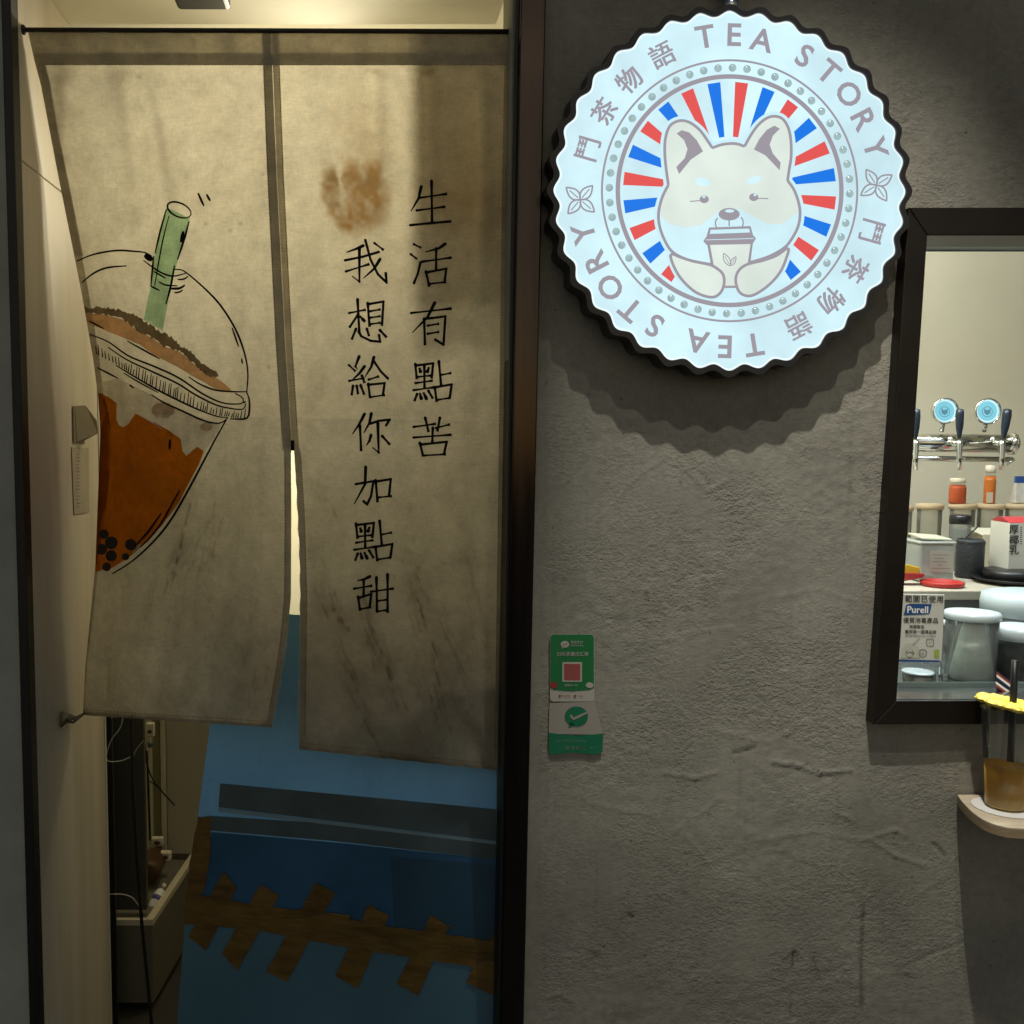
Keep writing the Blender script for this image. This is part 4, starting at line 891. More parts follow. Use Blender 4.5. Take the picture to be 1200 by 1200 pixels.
# ================================================================== ROUND SIGN
YS0, YS1 = -.010, -.058
sg = empty('round_light_sign', px(855, 224, YS0), 'round scalloped light box sign with a dog logo and tea lettering', 'sign')
CXs, CYs, RYX = 855, 223.5, 1.022
def pol(r, deg):   # clockwise from up
    a = math.radians(deg); return (CXs+r*math.sin(a), CYs-r*RYX*math.cos(a))
def on_sign(lift): return lambda x, y, l=0: px(x, y, YS1-lift)
def scal(R, amp, n=720): return [pol(R+amp*math.cos(math.radians(36*(k*360/n)-6)), k*360/n) for k in range(n)]
M['sign_white'] = emit('lit_white_acrylic', rgb(208, 240, 249), .99, .13)
M['sign_halo'] = emit('lit_white_edge', rgb(205, 240, 249), 1.0)
M['sign_mauve'] = emit('lit_mauve_print', rgb(156, 150, 160), 1.0)
M['sign_cream'] = emit('lit_cream_print', rgb(219, 231, 222), 1.0, .10)
M['sign_red'] = emit('lit_red_print', rgb(228, 84, 82), 1.0)
M['sign_blue'] = emit('lit_blue_print', rgb(10, 118, 232), 1.0)
M['bead'] = emit('backlit_grey_bead', rgb(156, 180, 182), 1.0, .5)
M['rim_black'] = pbr('black_sign_rim', (.012, .011, .012, 1), .32, vary=.3)
face = scal(203, 3.3)
fl = Flat(on_sign(0)); 
V_ = [px(CXs, CYs, YS1)]+[px(a, b, YS1) for a, b in face]; n = len(face)
mk('sign_face', V_, [(0, i+1, (i+1) % n+1) for i in range(n)], M['sign_white'], sg)
outer = scal(210.5, 3.6); inner = scal(204.0, 3.3)
# black return: lip ring in front, side wall back to the wall
Vr = []; rings = [(inner, YS1-.003), (outer, YS1-.003), (outer, YS1+.004), (outer, YS0)]
# parallel sides: the outline is taken at the lip and extruded straight back
lip_o = [px(a, b, YS1-.004) for a, b in outer]; lip_i = [px(a, b, YS1-.004) for a, b in inner]
for ring, y in ((lip_i, YS1+.004), (lip_i, YS1-.004), (lip_o, YS1-.004), (lip_o, YS0)):
    Vr += [Vector((p.x, y, p.z)) for p in ring]
Fr = [(k*n+i, k*n+(i+1) % n, (k+1)*n+(i+1) % n, (k+1)*n+i) for k in range(3) for i in range(n)]+[tuple(3*n+i for i in range(n))]
ro = mk('sign_rim', Vr, Fr, M['rim_black'], sg)
def ringf(r0, r1, n=180): 
    V = []; 
    for k in range(n): V += [pol(r0, k*360/n), pol(r1, k*360/n)]
    return [Vector(v) for v in V], [(2*k, 2*k+1, (2*k+3) % (2*n), (2*k+2) % (2*n)) for k in range(n)]
f = Flat(on_sign(.0010)); f.add(ringf(148.4, 150.8)); f.build('ring_print', M['sign_mauve'], sg)
f = Flat(on_sign(.0010)); f.add(ringf(128.4, 133.6)); f.build('ring_print', M['sign_mauve'], sg)
f = Flat(on_sign(.0002)); f.add(([Vector(p) for a, b in zip(scal(203, 3.3), scal(200.6, 3.3)) for p in (a, b)], [(2*k, 2*k+1, (2*k+3) % 1440, (2*k+2) % 1440) for k in range(720)])); f.build('bright_edge', emit('bright_edge_glow', rgb(238, 252, 255), 1.05), sg)
# rays
for cname, off in (('sign_blue', 0), ('sign_red', 1)):
    f = Flat(on_sign(.0004))
    for k in range(-9, 11):
        if (k % 2) != off: continue
        a = -8.5+15*k
        f.add(([Vector(pol(62, a-2.9)), Vector(pol(62, a+2.9)), Vector(pol(125, a+3.5)), Vector(pol(125, a-3.5))], [(0, 1, 2, 3)]))
    f.build('ray_print', M[cname], sg)
DG = cv(750, 110, 5.714); D4 = cv(640, 220, 5.4545); D5 = cv(850, 220, 5.4545)
earL = [(190, 610), (175, 500), (166, 400), (170, 300), (200, 215), (262, 180), (330, 190), (400, 242), (450, 310)]
head = earL+[(484, 362)]
headtop = [(484, 362), (540, 342), (600, 333), (650, 335), (700, 352)]
earR = [(700, 352), (740, 280), (790, 210), (850, 162), (905, 150), (955, 168), (992, 225), (1010, 310), (1012, 420), (1000, 500), (988, 580)]
faceR = [(988, 580), (1030, 640), (1060, 720), (1072, 800), (1058, 890), (1010, 980), (960, 1035), (860, 1090), (735, 1130)]
faceL = [(460, 1140), (320, 1110), (220, 1060), (165, 980), (130, 880), (125, 790), (150, 690), (190, 610)]
dog = [tuple(p) for seg in (smooth2d(head), smooth2d(headtop), smooth2d(earR), smooth2d(faceR), smooth2d(faceL)) for p in seg[:-1]]
dogp = DG(dog)
armL = [tuple(p) for p in smooth2d(D4([(797, 425), (815, 500), (870, 590), (960, 670), (1060, 700), (1115, 670), (1138, 610), (1130, 552), (1090, 515), (1045, 492), (940, 470), (860, 445)]), True)]
armR = [tuple(p) for p in smooth2d(D5([(402, 385), (390, 450), (350, 540), (280, 620), (190, 682), (130, 690), (85, 660), (66, 590), (85, 530), (140, 490), (240, 465), (330, 432)]), True)]
f = Flat(on_sign(.0008)); f.add(ribbon(dogp+dogp[:2], (10.5, 10.5), 3)); f.add(ribbon(armL+armL[:1], (9, 9), 3)); f.add(ribbon(armR+armR[:1], (9, 9), 3)); f.add(fill(dogp)); 
body = [(790, 290), (930, 290), (905, 342), (880, 350), (850, 350), (820, 350), (800, 338)]
f.add(fill(body))
f.build('white_surround_print', M['sign_halo'], sg)
f = Flat(on_sign(.0012)); f.add(fill(dogp)); f.build('cream_print', M['sign_cream'], sg)
muz = DG([(128, 800), (150, 832), (200, 870), (300, 897), (400, 880), (470, 832), (530, 782), (600, 765), (680, 775), (760, 822), (860, 872), (960, 870), (1040, 802), (1070, 790), (1058, 890), (1010, 980), (960, 1035), (860, 1090), (735, 1130), (460, 1140), (320, 1110), (220, 1060), (165, 980), (130, 880)])
f = Flat(on_sign(.0015)); f.add(fill(muz)); f.add(fill(DG(circ(420, 590, 50, 28, 16, .2)))); f.add(fill(DG(circ(765, 577, 50, 24, 16, -.35)))); f.build('muzzle_print', M['sign_white'], sg)
f = Flat(on_sign(.0019)); ST = 3.3
f.add(ribbon(dogp+dogp[:1], (ST, ST), 2.5))
f.add(fill(DG([(245, 265), (280, 243), (330, 258), (380, 310), (422, 385), (340, 440), (262, 537), (243, 490), (300, 430), (318, 370), (295, 310)])))
f.add(fill(DG([(937, 233), (900, 213), (850, 240), (800, 300), (763, 372), (840, 412), (935, 512), (942, 460), (890, 400), (868, 340), (890, 280)])))
f.add(fill(DG(circ(430, 706, 31, 26)))); f.add(fill(DG(circ(762, 692, 31, 26)))); f.line(DG([(335, 720), (380, 717), (420, 712)]), 1.2); f.line(DG([(780, 702), (820, 700), (860, 702)]), 1.2)
f.add(fill(DG(circ(597, 806, 71, 42, 24)))); f.line(DG([(597, 845), (597, 885)]), 1.6)
f.line(DG([(520, 830), (503, 860), (513, 897)]), 1.6); f.line(DG([(677, 825), (692, 855), (686, 890)]), 1.6)
f.build('mauve_print', M['sign_mauve'], sg)
f = Flat(on_sign(.0023)); f.add(fill(DG(circ(600, 784, 31, 11)))); f.add(fill(DG(circ(428, 690, 11, 8)))); f.add(fill(DG(circ(770, 677, 11, 8))))
f.build('highlight_print', M['sign_halo'], sg)
# held cup, then paws over it
cup = [(830.5, 287), (880.5, 285.5), (874, 335.5), (840, 335.5)]
f = Flat(on_sign(.0025)); f.add(fill([(828.5, 285), (882.5, 283.5), (875.5, 337.5), (838, 337.5)])); f.build('cup_outline_print', M['sign_mauve'], sg)
f = Flat(on_sign(.0028)); f.add(fill([(832, 287), (879.5, 286), (872.5, 334.8), (841, 334.8)])); f.build('cup_print', M['sign_cream'], sg)
f = Flat(on_sign(.0031)); f.add(fill(DG([(424, 985), (445, 955), (462, 895), (740, 885), (757, 945), (777, 968), (757, 1000), (445, 1012)])))
f.build('cup_lid_print', M['sign_mauve'], sg)
f = Flat(on_sign(.0034)); f.add(fill(DG([(474, 910), (730, 902), (738, 928), (466, 938)]))); f.line(DG([(440, 978), (762, 968)]), .8); f.build('lid_shine_print', M['sign_halo'], sg)
def leaf(f, x, y, L, ang, wd=1.0, fat=.28):
    a = math.radians(ang); ca, sa = math.cos(a), math.sin(a); pts = []
    for k in range(13):
        t = k/12; pts.append((t*L, -math.sin(PI*t**.85)*L*fat))
    for k in range(11, 0, -1):
        t = k/12; pts.append((t*L, math.sin(PI*t**.85)*L*fat))
    P_ = [(x+u*ca-v*sa, y+u*sa+v*ca) for u, v in pts]; f.add(ribbon(P_+P_[:2], (wd, wd), 1.5)); f.line([(x+.15*L*ca, y+.15*L*sa), (x+.75*L*ca, y+.75*L*sa)], wd*.7, 3)
f = Flat(on_sign(.0031)); leaf(f, 855.5, 311.5, 17, -118, 1.1, .2); leaf(f, 855.8, 311.5, 13, -58, 1.1, .2); f.build('leaf_print', M['sign_mauve'], sg)
for arm in (armL, armR):
    f = Flat(on_sign(.0036)); f.add(fill(arm)); f.build('paw_print', M['sign_cream'], sg)
    f = Flat(on_sign(.0039)); f.add(ribbon(arm+arm[:1], (ST, ST), 2.5)); f.build('paw_outline_print', M['sign_mauve'], sg)
# petals left and right
for (cx, cy, r0) in ((1027, 217, 12), (680, 234, -4)):
    f = Flat(on_sign(.0004))
    for a in (45, 135, 225, 315): leaf(f, cx, cy, 22, a+r0, 2.0, .26)
    f.build('petal_print', M['sign_mauve'], sg)
# lettering
LT = [('鬥', -73.9, 173, 30), ('茶', -58.2, 173, 30), ('物', -42.9, 173.5, 30), ('語', -27, 175, 30), ('T', -9.2, 179, 37), ('E', 1.8, 179, 37), ('A', 12.4, 177, 37), ('S', 29.6, 178, 37), ('T', 40.4, 179, 37), ('O', 51.6, 178.5, 37), ('R', 62.8, 177, 37), ('Y', 74, 178, 37)]
for half in (0, 1):
    for ch, ang, r, sz in LT:
        V2, F2 = text_mesh(ch, sz, 'CENTER', 0 if ord(ch) > 200 else .020*sz)
        if ord(ch) > 200: n_ = len(V2); V2 = [v+Vector((dx, dy, 0)) for dx, dy in ((-.55, -.3), (.55, -.3), (-.55, .45), (.55, .45)) for v in V2]; F2 = [tuple(i+k*n_ for i in q) for k in range(4) for q in F2]
        a = ang+half*(180 if ang > -20 else 179.5)
        cx, cy = pol(r, a); ra_ = math.radians(a); out2 = []
        for v in V2: out2.append((cx+v.x*math.cos(ra_)+v.y*math.sin(ra_), cy+v.x*math.sin(ra_)-v.y*math.cos(ra_)))
        f = Flat(on_sign(.0005)); f.add((out2, F2)); f.build('letter', M['sign_mauve'], sg)
# beads
b0 = None
for k in range(52):
    cx, cy = pol(141, k*360/52+1.4); c_ = px(cx, cy, YS1)
    if b0 is None:
        mb = MB().lathe((0, 0, 0), [(0.0001, -.0034), (.0026, -.0028), (.0054, -.0016), (.0064, 0)], 12, 'Y'); b0 = mb.build('bead', M['bead'], sg, True); o = b0
    else: o = b0.copy(); C.objects.link(o); o.parent = sg
    o.matrix_parent_inverse = Matrix.Identity(4); o.location = c_-Vector(sg.location)
    o.rotation_euler = (0, random.uniform(0, 6), 0)
# conduit and brackets
pipe = px(856, 5, -.034)
o = empty('sign_conduit', pipe, 'short grey metal pipe rising from the top of the round sign', 'pipe')
MB().tube([Vector((pipe.x, -.034, pipe.z+.5)), Vector((pipe.x, -.034, px(856, 13, -.034).z-.01))], .0085, 16).build('pipe', pbr('galvanised_pipe', (.30, .31, .30, 1), .4, .8, vary=.2), o, True)
MB().lathe(Vector((pipe.x, -.034, pipe.z-.002)), [(.009, -.012), (.0125, -.012), (.0125, .012), (.009, .012)], 16).build('pipe_collar', M['steel'], o, True)
MB().box(pipe.x-.02, pipe.x+.02, -.036, -.001, pipe.z+.03, pipe.z+.05).build('pipe_clip', M['steel'], o)
for dx in (-.15, .15):
    box('wall_bracket', SC.x+dx-.012, SC.x+dx+.012, YS0+.0005, .001, SC.z-.10, SC.z+.10, M['rim_black'], sg)
# support plate seen as the shadowed strip left of the sign
bkl = px(657, 330, -.02)

# ================================================================== STICKERS
def wallpt(lift): return lambda x, y, l=0: px(x, y, -lift)
M['st_green'] = pbr('green_sticker', (.012, .155, .045, 1), .45, vary=.08, vscale=8)
M['st_green2'] = pbr('teal_green_sticker', (.008, .155, .075, 1), .45, vary=.08, vscale=8)
M['st_white'] = pbr('sticker_white', (.42, .40, .35, 1), .5, vary=.06)
M['st_clear'] = pbr('clear_sticker_film', (.33, .30, .26, 1), .32, vary=.06)
M['st_red'] = pbr('sticker_red', (.28, .04, .03, 1), .5)
def rrect(x0, y0, x1, y1, r, n=5):
    out = []
    for cx, cy, a0 in ((x1-r, y0+r, -90), (x1-r, y1-r, 0), (x0+r, y1-r, 90), (x0+r, y0+r, 180)):
        for k in range(n+1):
            a = math.radians(a0+90*k/n); out.append((cx+r*math.cos(a), cy+r*math.sin(a)))
    return out
def text_flat(fl, body, cx, cy, size, bold=0, rot=0, sx=1, space=1.0):
    cjk = any(ord(c) > 200 for c in body)
    V2, F2 = text_mesh(body, size, 'CENTER', 0 if cjk else bold, space); ca, sa = math.cos(rot), math.sin(rot)
    if cjk and bold:
        n_ = len(V2); e_ = size*.018; V2 = [v+Vector((dx*e_, dy*e_, 0)) for dx, dy in ((-1, -1), (1, 1)) for v in V2]; F2 = [tuple(i+k*n_ for i in q) for k in range(2) for q in F2]
    fl.add(([(cx+v.x*ca*sx+v.y*sa, cy+v.x*sa*sx-v.y*ca) for v in V2], F2))
def sheet(name, poly, lift, mat, par, th=.0006):
    o = Flat(wallpt(lift)); o.add(fill(poly)); ob = o.build(name, mat, par); s = ob.modifiers.new('t', 'SOLIDIFY'); s.thickness = th; s.offset = 0; return ob
g1 = empty('payment_sticker', px(670, 780, -.004), 'green rounded payment sticker, upper of the two on the plaster wall', 'sticker')
sheet('sticker_base', rrect(644.5, 743, 696.5, 822, 4), .0052, M['st_white'], g1)
sheet('green_field', rrect(645, 743.5, 696, 806, 4)[:6]+[(696, 806), (690, 808.5), (670, 810), (650, 808.5), (645, 806)]+rrect(645, 743.5, 696, 806, 4)[18:], .0060, M['st_green'], g1, .0004)
sheet('blank_square', rrect(659, 776, 682, 799, 1), .0065, M['st_white'], g1, .0003)
sheet('plain_red_square', rrect(661, 778, 680, 797, .6), .0069, pbr('muted_red_print', (.30, .075, .065, 1), .5, vary=.15, vscale=300), g1, .0002)
f = Flat(wallpt(.0069)); f.add(fill(circ(662, 755, 5, 4))); f.add(fill([(659, 757), (661.5, 758.4), (658.5, 760.5)])); text_flat(f, '微信支付', 676, 752.5, 3.6, .05); text_flat(f, 'WeChat Pay', 676, 756.6, 3, .02)
text_flat(f, '扫码享最优汇率', 671, 766.3, 5.4, .09); text_flat(f, '微信扫一扫', 669, 803, 3, .02); f.build('white_print', M['st_white'], g1)
f = Flat(wallpt(.0069)); f.add(fill(circ(649, 803, 4.5, 4))); f.add(fill(circ(656, 815.5, 1.4))); f.add(fill(circ(674, 815.5, 1.4))); text_flat(f, 'UnionPay', 663, 815.6, 2.9); text_flat(f, 'Visa', 681, 815.6, 2.9)
f.build('red_print', M['st_red'], g1)
f = Flat(wallpt(.0071)); f.line([(659.8, 754.6), (661.4, 756.2), (664.6, 753.6)], .9, 2, False); f.build('tick_print', M['st_red'], g1)
f = Flat(wallpt(.0069)); f.add(fill(circ(691, 803, 4.5, 3.4))); f.build('coin_print', M['st_white'], g1)
g2 = empty('payment_sticker', px(675, 855, -.004), 'clear payment sticker with a green tick bubble above a green band, lower of the two', 'sticker')
sheet('clear_film', [(644, 824), (697, 822), (707, 861), (643, 860)], .0050, M['st_clear'], g2, .0004)
sheet('green_band', [(643, 858.5), (660, 861), (680, 862), (707, 859.5), (706, 881), (700, 884), (670, 882), (646, 884), (643, 881)], .0060, M['st_green2'], g2, .0006)
f = Flat(wallpt(.0062)); f.add(fill(circ(675.5, 839.5, 13.6, 11.6, 28))); f.add(fill([(668, 846), (676, 850), (666, 852.5)])); f.build('speech_bubble', M['st_green2'], g2)
f = Flat(wallpt(.0068)); f.line([(668.5, 838), (672, 842.5), (688, 835)], (2.8, 3.2, 2.2), 2, False); f.build('tick_mark', M['st_clear'], g2)
f = Flat(wallpt(.0068)); text_flat(f, 'WeChat Pay', 674, 868.5, 5.2, .02); text_flat(f, '微信支付', 674, 876.3, 6.2, .02); text_flat(f, '推荐', 656, 868.5, 3.4); text_flat(f, '商户', 694, 876.5, 3.6)
f.build('band_print', pbr('pale_green_print', (.12, .24, .16, 1), .5), g2)

# ================================================================== OUTSIDE SHELF AND DRINK
zs_ = px(1122, 930, 0).z
M['ply'] = pbr('pale_plywood', (.56, .47, .35, 1), .5, vary=.15, vscale=4, stretch=(3, 14, 14)); M['ply_edge'] = pbr('plywood_edge', (.30, .22, .13, 1), .6, vary=.3, vscale=30, stretch=(1, 1, 12))
shf = empty('drink_shelf', (1.15, -.1, zs_), 'pale wooden wall shelf with a rounded corner under the serving window', 'shelf')
curve = [zpx(a, b, zs_) for a, b in ((1121.5, 930), (1125, 936), (1131, 943), (1139, 951), (1150, 959), (1163, 965), (1180, 969.5), (1200, 971))]
cs = smooth2d([(p.x, p.y) for p in curve]); yb_ = curve[-1].y
pl2 = [(p.x, p.y) for p in cs]+[(2.4, yb_-.002), (2.4, -.0055), (cs[0].x+.001, -.0055)]
Pp = [Vector((a, min(b, -.0055), 0)) for a, b in pl2]
n = len(Pp); th_ = .017
mk('shelf_top', [(p.x, p.y, zs_) for p in Pp]+[(p.x, p.y, zs_-.002) for p in Pp], [tuple(range(n)), tuple(range(2*n-1, n-1, -1))]+[(i, i+n, (i+1) % n+n, (i+1) % n) for i in range(n)], M['ply'], shf)
mk('shelf_core', [(p.x, p.y, zs_-.0022) for p in Pp]+[(p.x, p.y, zs_-th_) for p in Pp], [tuple(range(n)), tuple(range(2*n-1, n-1, -1))]+[(i, i+n, (i+1) % n+n, (i+1) % n) for i in range(n)], M['ply_edge'], shf)
for X_ in (1.45, 2.1): box('shelf_bracket', X_-.012, X_+.012, yb_+.03, -.0056, zs_-th_-.12, zs_-th_-.0005, M['black_metal'], shf)
# cup
cb = zpx(1175, 947, zs_); Yc = cb.y-.0
d_c = Yc+DIST
r_b = 21.5/1200*d_c; z_top = px(1180, 832, Yc).z; r_t = 30/1200*d_c
cx0 = cb.x+.004
cu_ = empty('iced_tea_cup', (cx0, Yc, zs_), 'clear plastic cup of amber iced tea with a black straw on the shelf', 'drink')
M['clear'] = pbr('clear_plastic', (.95, .96, .95, 1), .06, trans=1.0, ior=1.3)
def clear_mat(name, tint=(.96, .98, .98, 1), k=.97):
    m, N, L = newmat(name); N.remove(N['Principled BSDF']); out = N['Material Output']
    t = N.new('ShaderNodeBsdfTransparent'); t.inputs[0].default_value = tint; g = N.new('ShaderNodeBsdfGlossy'); g.inputs['Roughness'].default_value = .12
    d = N.new('ShaderNodeBsdfDiffuse'); d.inputs[0].default_value = (.7, .75, .75, 1)
    fr = N.new('ShaderNodeFresnel'); fr.inputs[0].default_value = 1.4; a = N.new('ShaderNodeMixShader'); L.new(fr.outputs[0], a.inputs[0]); L.new(t.outputs[0], a.inputs[1]); L.new(g.outputs[0], a.inputs[2])
    b = N.new('ShaderNodeMixShader'); b.inputs[0].default_value = 1-k; L.new(a.outputs[0], b.inputs[1]); L.new(d.outputs[0], b.inputs[2]); L.new(b.outputs[0], out.inputs[0]); return m
M['clear'] = clear_mat('clear_plastic'); M['cloudy'] = clear_mat('cloudy_plastic', (.95, .97, .98, 1), .90)
Hc = z_top-zs_
MB().lathe((cx0, Yc, zs_+.0035), [(0.0005, .0005), (r_b*.96, .0005), (r_b, .003), (r_b+(r_t-r_b)*.97, Hc*.96), (r_t, Hc*.97), (r_t*1.04, Hc*.985), (r_t*1.04, Hc)], 48).build('cup_wall', M['clear'], cu_, True)
bpy.data.objects[-1:] if False else None
zt2 = px(1175, 897, Yc).z; ht = zt2-zs_-.005
def tea_mat():
    m, N, L = newmat('amber_tea'); N.remove(N['Principled BSDF']); out = N['Material Output']
    d = N.new('ShaderNodeBsdfDiffuse'); d.inputs[0].default_value = (.98, .68, .08, 1); tt_ = N.new('ShaderNodeBsdfTranslucent'); tt_.inputs[0].default_value = (1.0, .72, .10, 1); dd_ = N.new('ShaderNodeMixShader'); dd_.inputs[0].default_value = .45; L.new(d.outputs[0], dd_.inputs[1]); L.new(tt_.outputs[0], dd_.inputs[2]); t = N.new('ShaderNodeBsdfTransparent'); t.inputs[0].default_value = (.97, .74, .25, 1)
    g = N.new('ShaderNodeBsdfGlossy'); g.inputs['Roughness'].default_value = .1; a = N.new('ShaderNodeMixShader'); a.inputs[0].default_value = .35; b = N.new('ShaderNodeMixShader'); b.inputs[0].default_value = .05
    L.new(dd_.outputs[0], a.inputs[1]); L.new(t.outputs[0], a.inputs[2]); L.new(a.outputs[0], b.inputs[1]); L.new(g.outputs[0], b.inputs[2]); L.new(b.outputs[0], out.inputs[0]); return m
f_ = ht/Hc
MB().lathe((cx0, Yc, zs_+.0055), [(0.0005, 0), (r_b*.94, 0), (r_b*.965, .002), (r_b*.965+(r_t-r_b)*f_, ht), (0.0005, ht+.0003)], 40).build('tea', tea_mat(), cu_, True)
foam = MB()
for k in range(46):
    a, rr_ = random.uniform(0, 2*PI), (r_b+(r_t-r_b)*f_)*.90*math.sqrt(random.random()); s_ = random.uniform(.0008, .0022)
    foam.lathe((cx0+rr_*math.cos(a), Yc+rr_*math.sin(a), zs_+.0055+ht), [(.0001, -s_*.6), (s_, 0), (.0001, s_)], 8)
foam.build('foam_bubbles', pbr('pale_foam', (.62, .52, .30, 1), .3), cu_, True)
sp0, sp1 = px(1189.5, 774, Yc-.004), px(1184, 892, Yc)
MB().tube([sp1, sp1.lerp(sp0, .6), sp0], .0054, 16).build('straw', M['black'], cu_, True)
# candied pineapple ring on the rim
pin = empty('dried_pineapple_slice', (cx0, Yc, z_top), 'bumpy yellow dried pineapple slice resting on the cup rim', 'fruit slice')
pm = pbr('yellow_fruit', (.88, .70, .10, 1), .45, vary=.15, vscale=90, bump=.5, bscale=300)
NV, NR = 110, 12; V = []; Rp = 37.5/1200*d_c; tl = math.radians(9)
cp_ = px(1185, 828, Yc); 
for sgn in (1, -1):
    for i in range(NR+1):
        for j in range(NV):
            a = 2*PI*j/NV; t = i/NR; R = Rp*(.16+.84*t)*(1+.045*t*math.sin(a*9+1)+.018*t*math.sin(a*21)); h = .0078*math.sqrt(max(0, 1-(abs(t-.5)*2)**3))
            h += (.0016*math.sin(a*14+t*5)*math.sin(t*9)+.0010*math.sin(a*25-t*9))*(1 if 0 < i < NR else .4)
            x_, y_ = R*math.cos(a), R*math.sin(a); V.append(cp_+Vector((x_, y_*1.0, sgn*h*.8+y_*0-x_*math.tan(tl)+.004)))
W2 = (NR+1)*NV; Fc = []
for i in range(NR):
    for j in range(NV):
        q = (i*NV+j, i*NV+(j+1) % NV, (i+1)*NV+(j+1) % NV, (i+1)*NV+j); Fc += [q, tuple(W2+k for k in q[::-1])]
for j in range(NV):
    Fc.append((NR*NV+j, NR*NV+(j+1) % NV, W2+NR*NV+(j+1) % NV, W2+NR*NV+j)); Fc.append((j, W2+j, W2+(j+1) % NV, (j+1) % NV))
o = mk('slice_flesh', V, Fc, pm, pin, True)
# white disc added under the cup to imitate light patches on the shelf
M['paper_white'] = pbr('plain_white', (.78, .78, .76, 1), .5)
o = MB().lathe((cx0, Yc, zs_+.0004), [(0.0005, 0), (r_b*1.62, 0), (r_b*1.65, .0012), (0.0005, .0022)], 40).build('light_patch', M['paper_white']); tag(o, 'white disc added beneath the iced tea cup, imitating light patches on the shelf', 'light_patch')
# striped tag on the inner sill
tgm = empty('striped_ribbon', px(1177, 800, .03), 'small red, white and blue striped ribbon behind the black straw', 'ribbon')
for i, (a, b, m_) in enumerate((((1169, 788), (1186, 801), 'st_red'), ((1169, 791), (1186, 804), 'paper_white'), ((1169, 794), (1186, 807), 'navy'), ((1168, 799), (1186, 812), 'paper_white'), ((1168, 802), (1183, 813), 'st_red'))):
    if m_ == 'navy': M['navy'] = pbr('navy_fabric', (.01, .02, .06, 1), .6)
    MB().prism([px(a[0], a[1], .03+.0*i), px(a[0], a[1]+3, .03), px(b[0], b[1]+3, .03), px(b[0], b[1], .03)], .003).build('stripe', M[m_], tgm)
MB().prism([px(1168, 786, .0335), px(1168, 816, .0335), px(1187, 822, .0335), px(1187, 800, .0335)], .0015).build('ribbon_back', M['navy'], tgm)

# ================================================================== COUNTER THINGS
WH = pbr('white_lid_plastic', (.50, .58, .62, 1), .3); M['dark_glass'] = pbr('dark_contents', (.025, .03, .035, 1), .5, vary=.6, vscale=60, bump=.5, bscale=120)
M['powder'] = pbr('grey_green_bag', (.50, .55, .50, 1), .4, vary=.3, vscale=14, bump=.8, bscale=22)
def jar(name, cxp, ybase, ytop, wpx, Y, ztab, label, cat, body, lid, lidh=.10, lidr=1.08, contents=None, cfrac=.6, group=None, wb=None):
    cb_ = px(cxp, ybase, Y); z0 = ztab+.0008; z1 = px(cxp, ytop, Y).z; r = wpx/2/1200*(Y+DIST); rb_ = r*(wb or .93); h = z1-z0
    e = empty(name, (cb_.x, Y, z0), label, cat, group)
    MB().lathe((cb_.x, Y, z0), [(0.0005, 0), (rb_*.95, 0), (rb_, .003), (r, h*(1-lidh)), (r*.97, h*(1-lidh*.9))], 32).build('jar_body', body, e, True)
    if contents:
        MB().lathe((cb_.x, Y, z0+.003), [(0.0005, 0), (rb_*.94, 0), (rb_*.94+(r-rb_)*cfrac, h*cfrac), (0.0005, h*cfrac+.002)], 28).build('contents', contents, e, True)
    if lid:
        MB().lathe((cb_.x, Y, z0+h*(1-lidh)), [(r*.9, 0), (r*lidr, 0), (r*lidr*1.01, h*lidh*.5), (r*lidr*.98, h*lidh*.9), (r*.80, h*lidh), (0.0005, h*lidh*.96)], 32).build('lid', lid, e, True)
    return e, cb_.x, z0, r, h
# bucket with tea bag
e, X0, z0, r, h = jar('lidded_tub', 1135.5, 805, 716, 56, .19, ZC1, 'clear tub with a white lid and a grey bag inside, beside the notice card', 'tub', M['cloudy'], WH, .10, 1.06)
MB().lathe((X0+.004, .19, z0+.012), [(0.0005, 0), (r*.86, .003), (r*.82, .02), (r*.52, h*.62), (r*.34, h*.84), (0.0005, h*.86)], 26).build('bag', M['powder'], e, True)
MB().lathe((X0, .19, z0-.0002), [(0.0005, 0), (r*.99, .0), (r*1.01, .001), (r*1.01, .013), (r*.99, .0135)], 32).build('dark_base', M['dark_glass'], e, True)
jar('lidded_tub', 1193, 800, 733, 58, .20, ZC1, 'clear tub half full of black tapioca with no raised lid, at the right edge', 'tub', M['clear'], WH, .22, 1.01, M['dark_glass'], .66, wb=.97)
e, X0, z0, r, h = jar('wide_tub', 1206, 770, 694, 100, .36, ZC1, 'wide pale tub with a bluish white lid behind the two smaller tubs', 'tub', M['cloudy'], WH, .30, 1.06)
jar('small_jar', 1108, 804, 727, 15, .27, ZC1, 'slim clear jar with a white top squeezed between notice card and tub', 'jar', M['cloudy'], WH, .08, 1.15)
jar('small_pot', 1075, 806, 786, 34, .165, ZC1, 'short round pot with brownish contents under the notice card', 'pot', M['cloudy'], WH, .10, 1.05, pbr('brown_contents', (.12, .10, .06, 1), .6), .8)
for xg in (1099, 1107):
    jar('shot_glass', xg, 808, 788, 9, .155, ZC1, 'small clear glass %s under the right edge of the notice card' % ('left of its twin' if xg == 1099 else 'right of its twin'), 'glass', M['clear'], None)
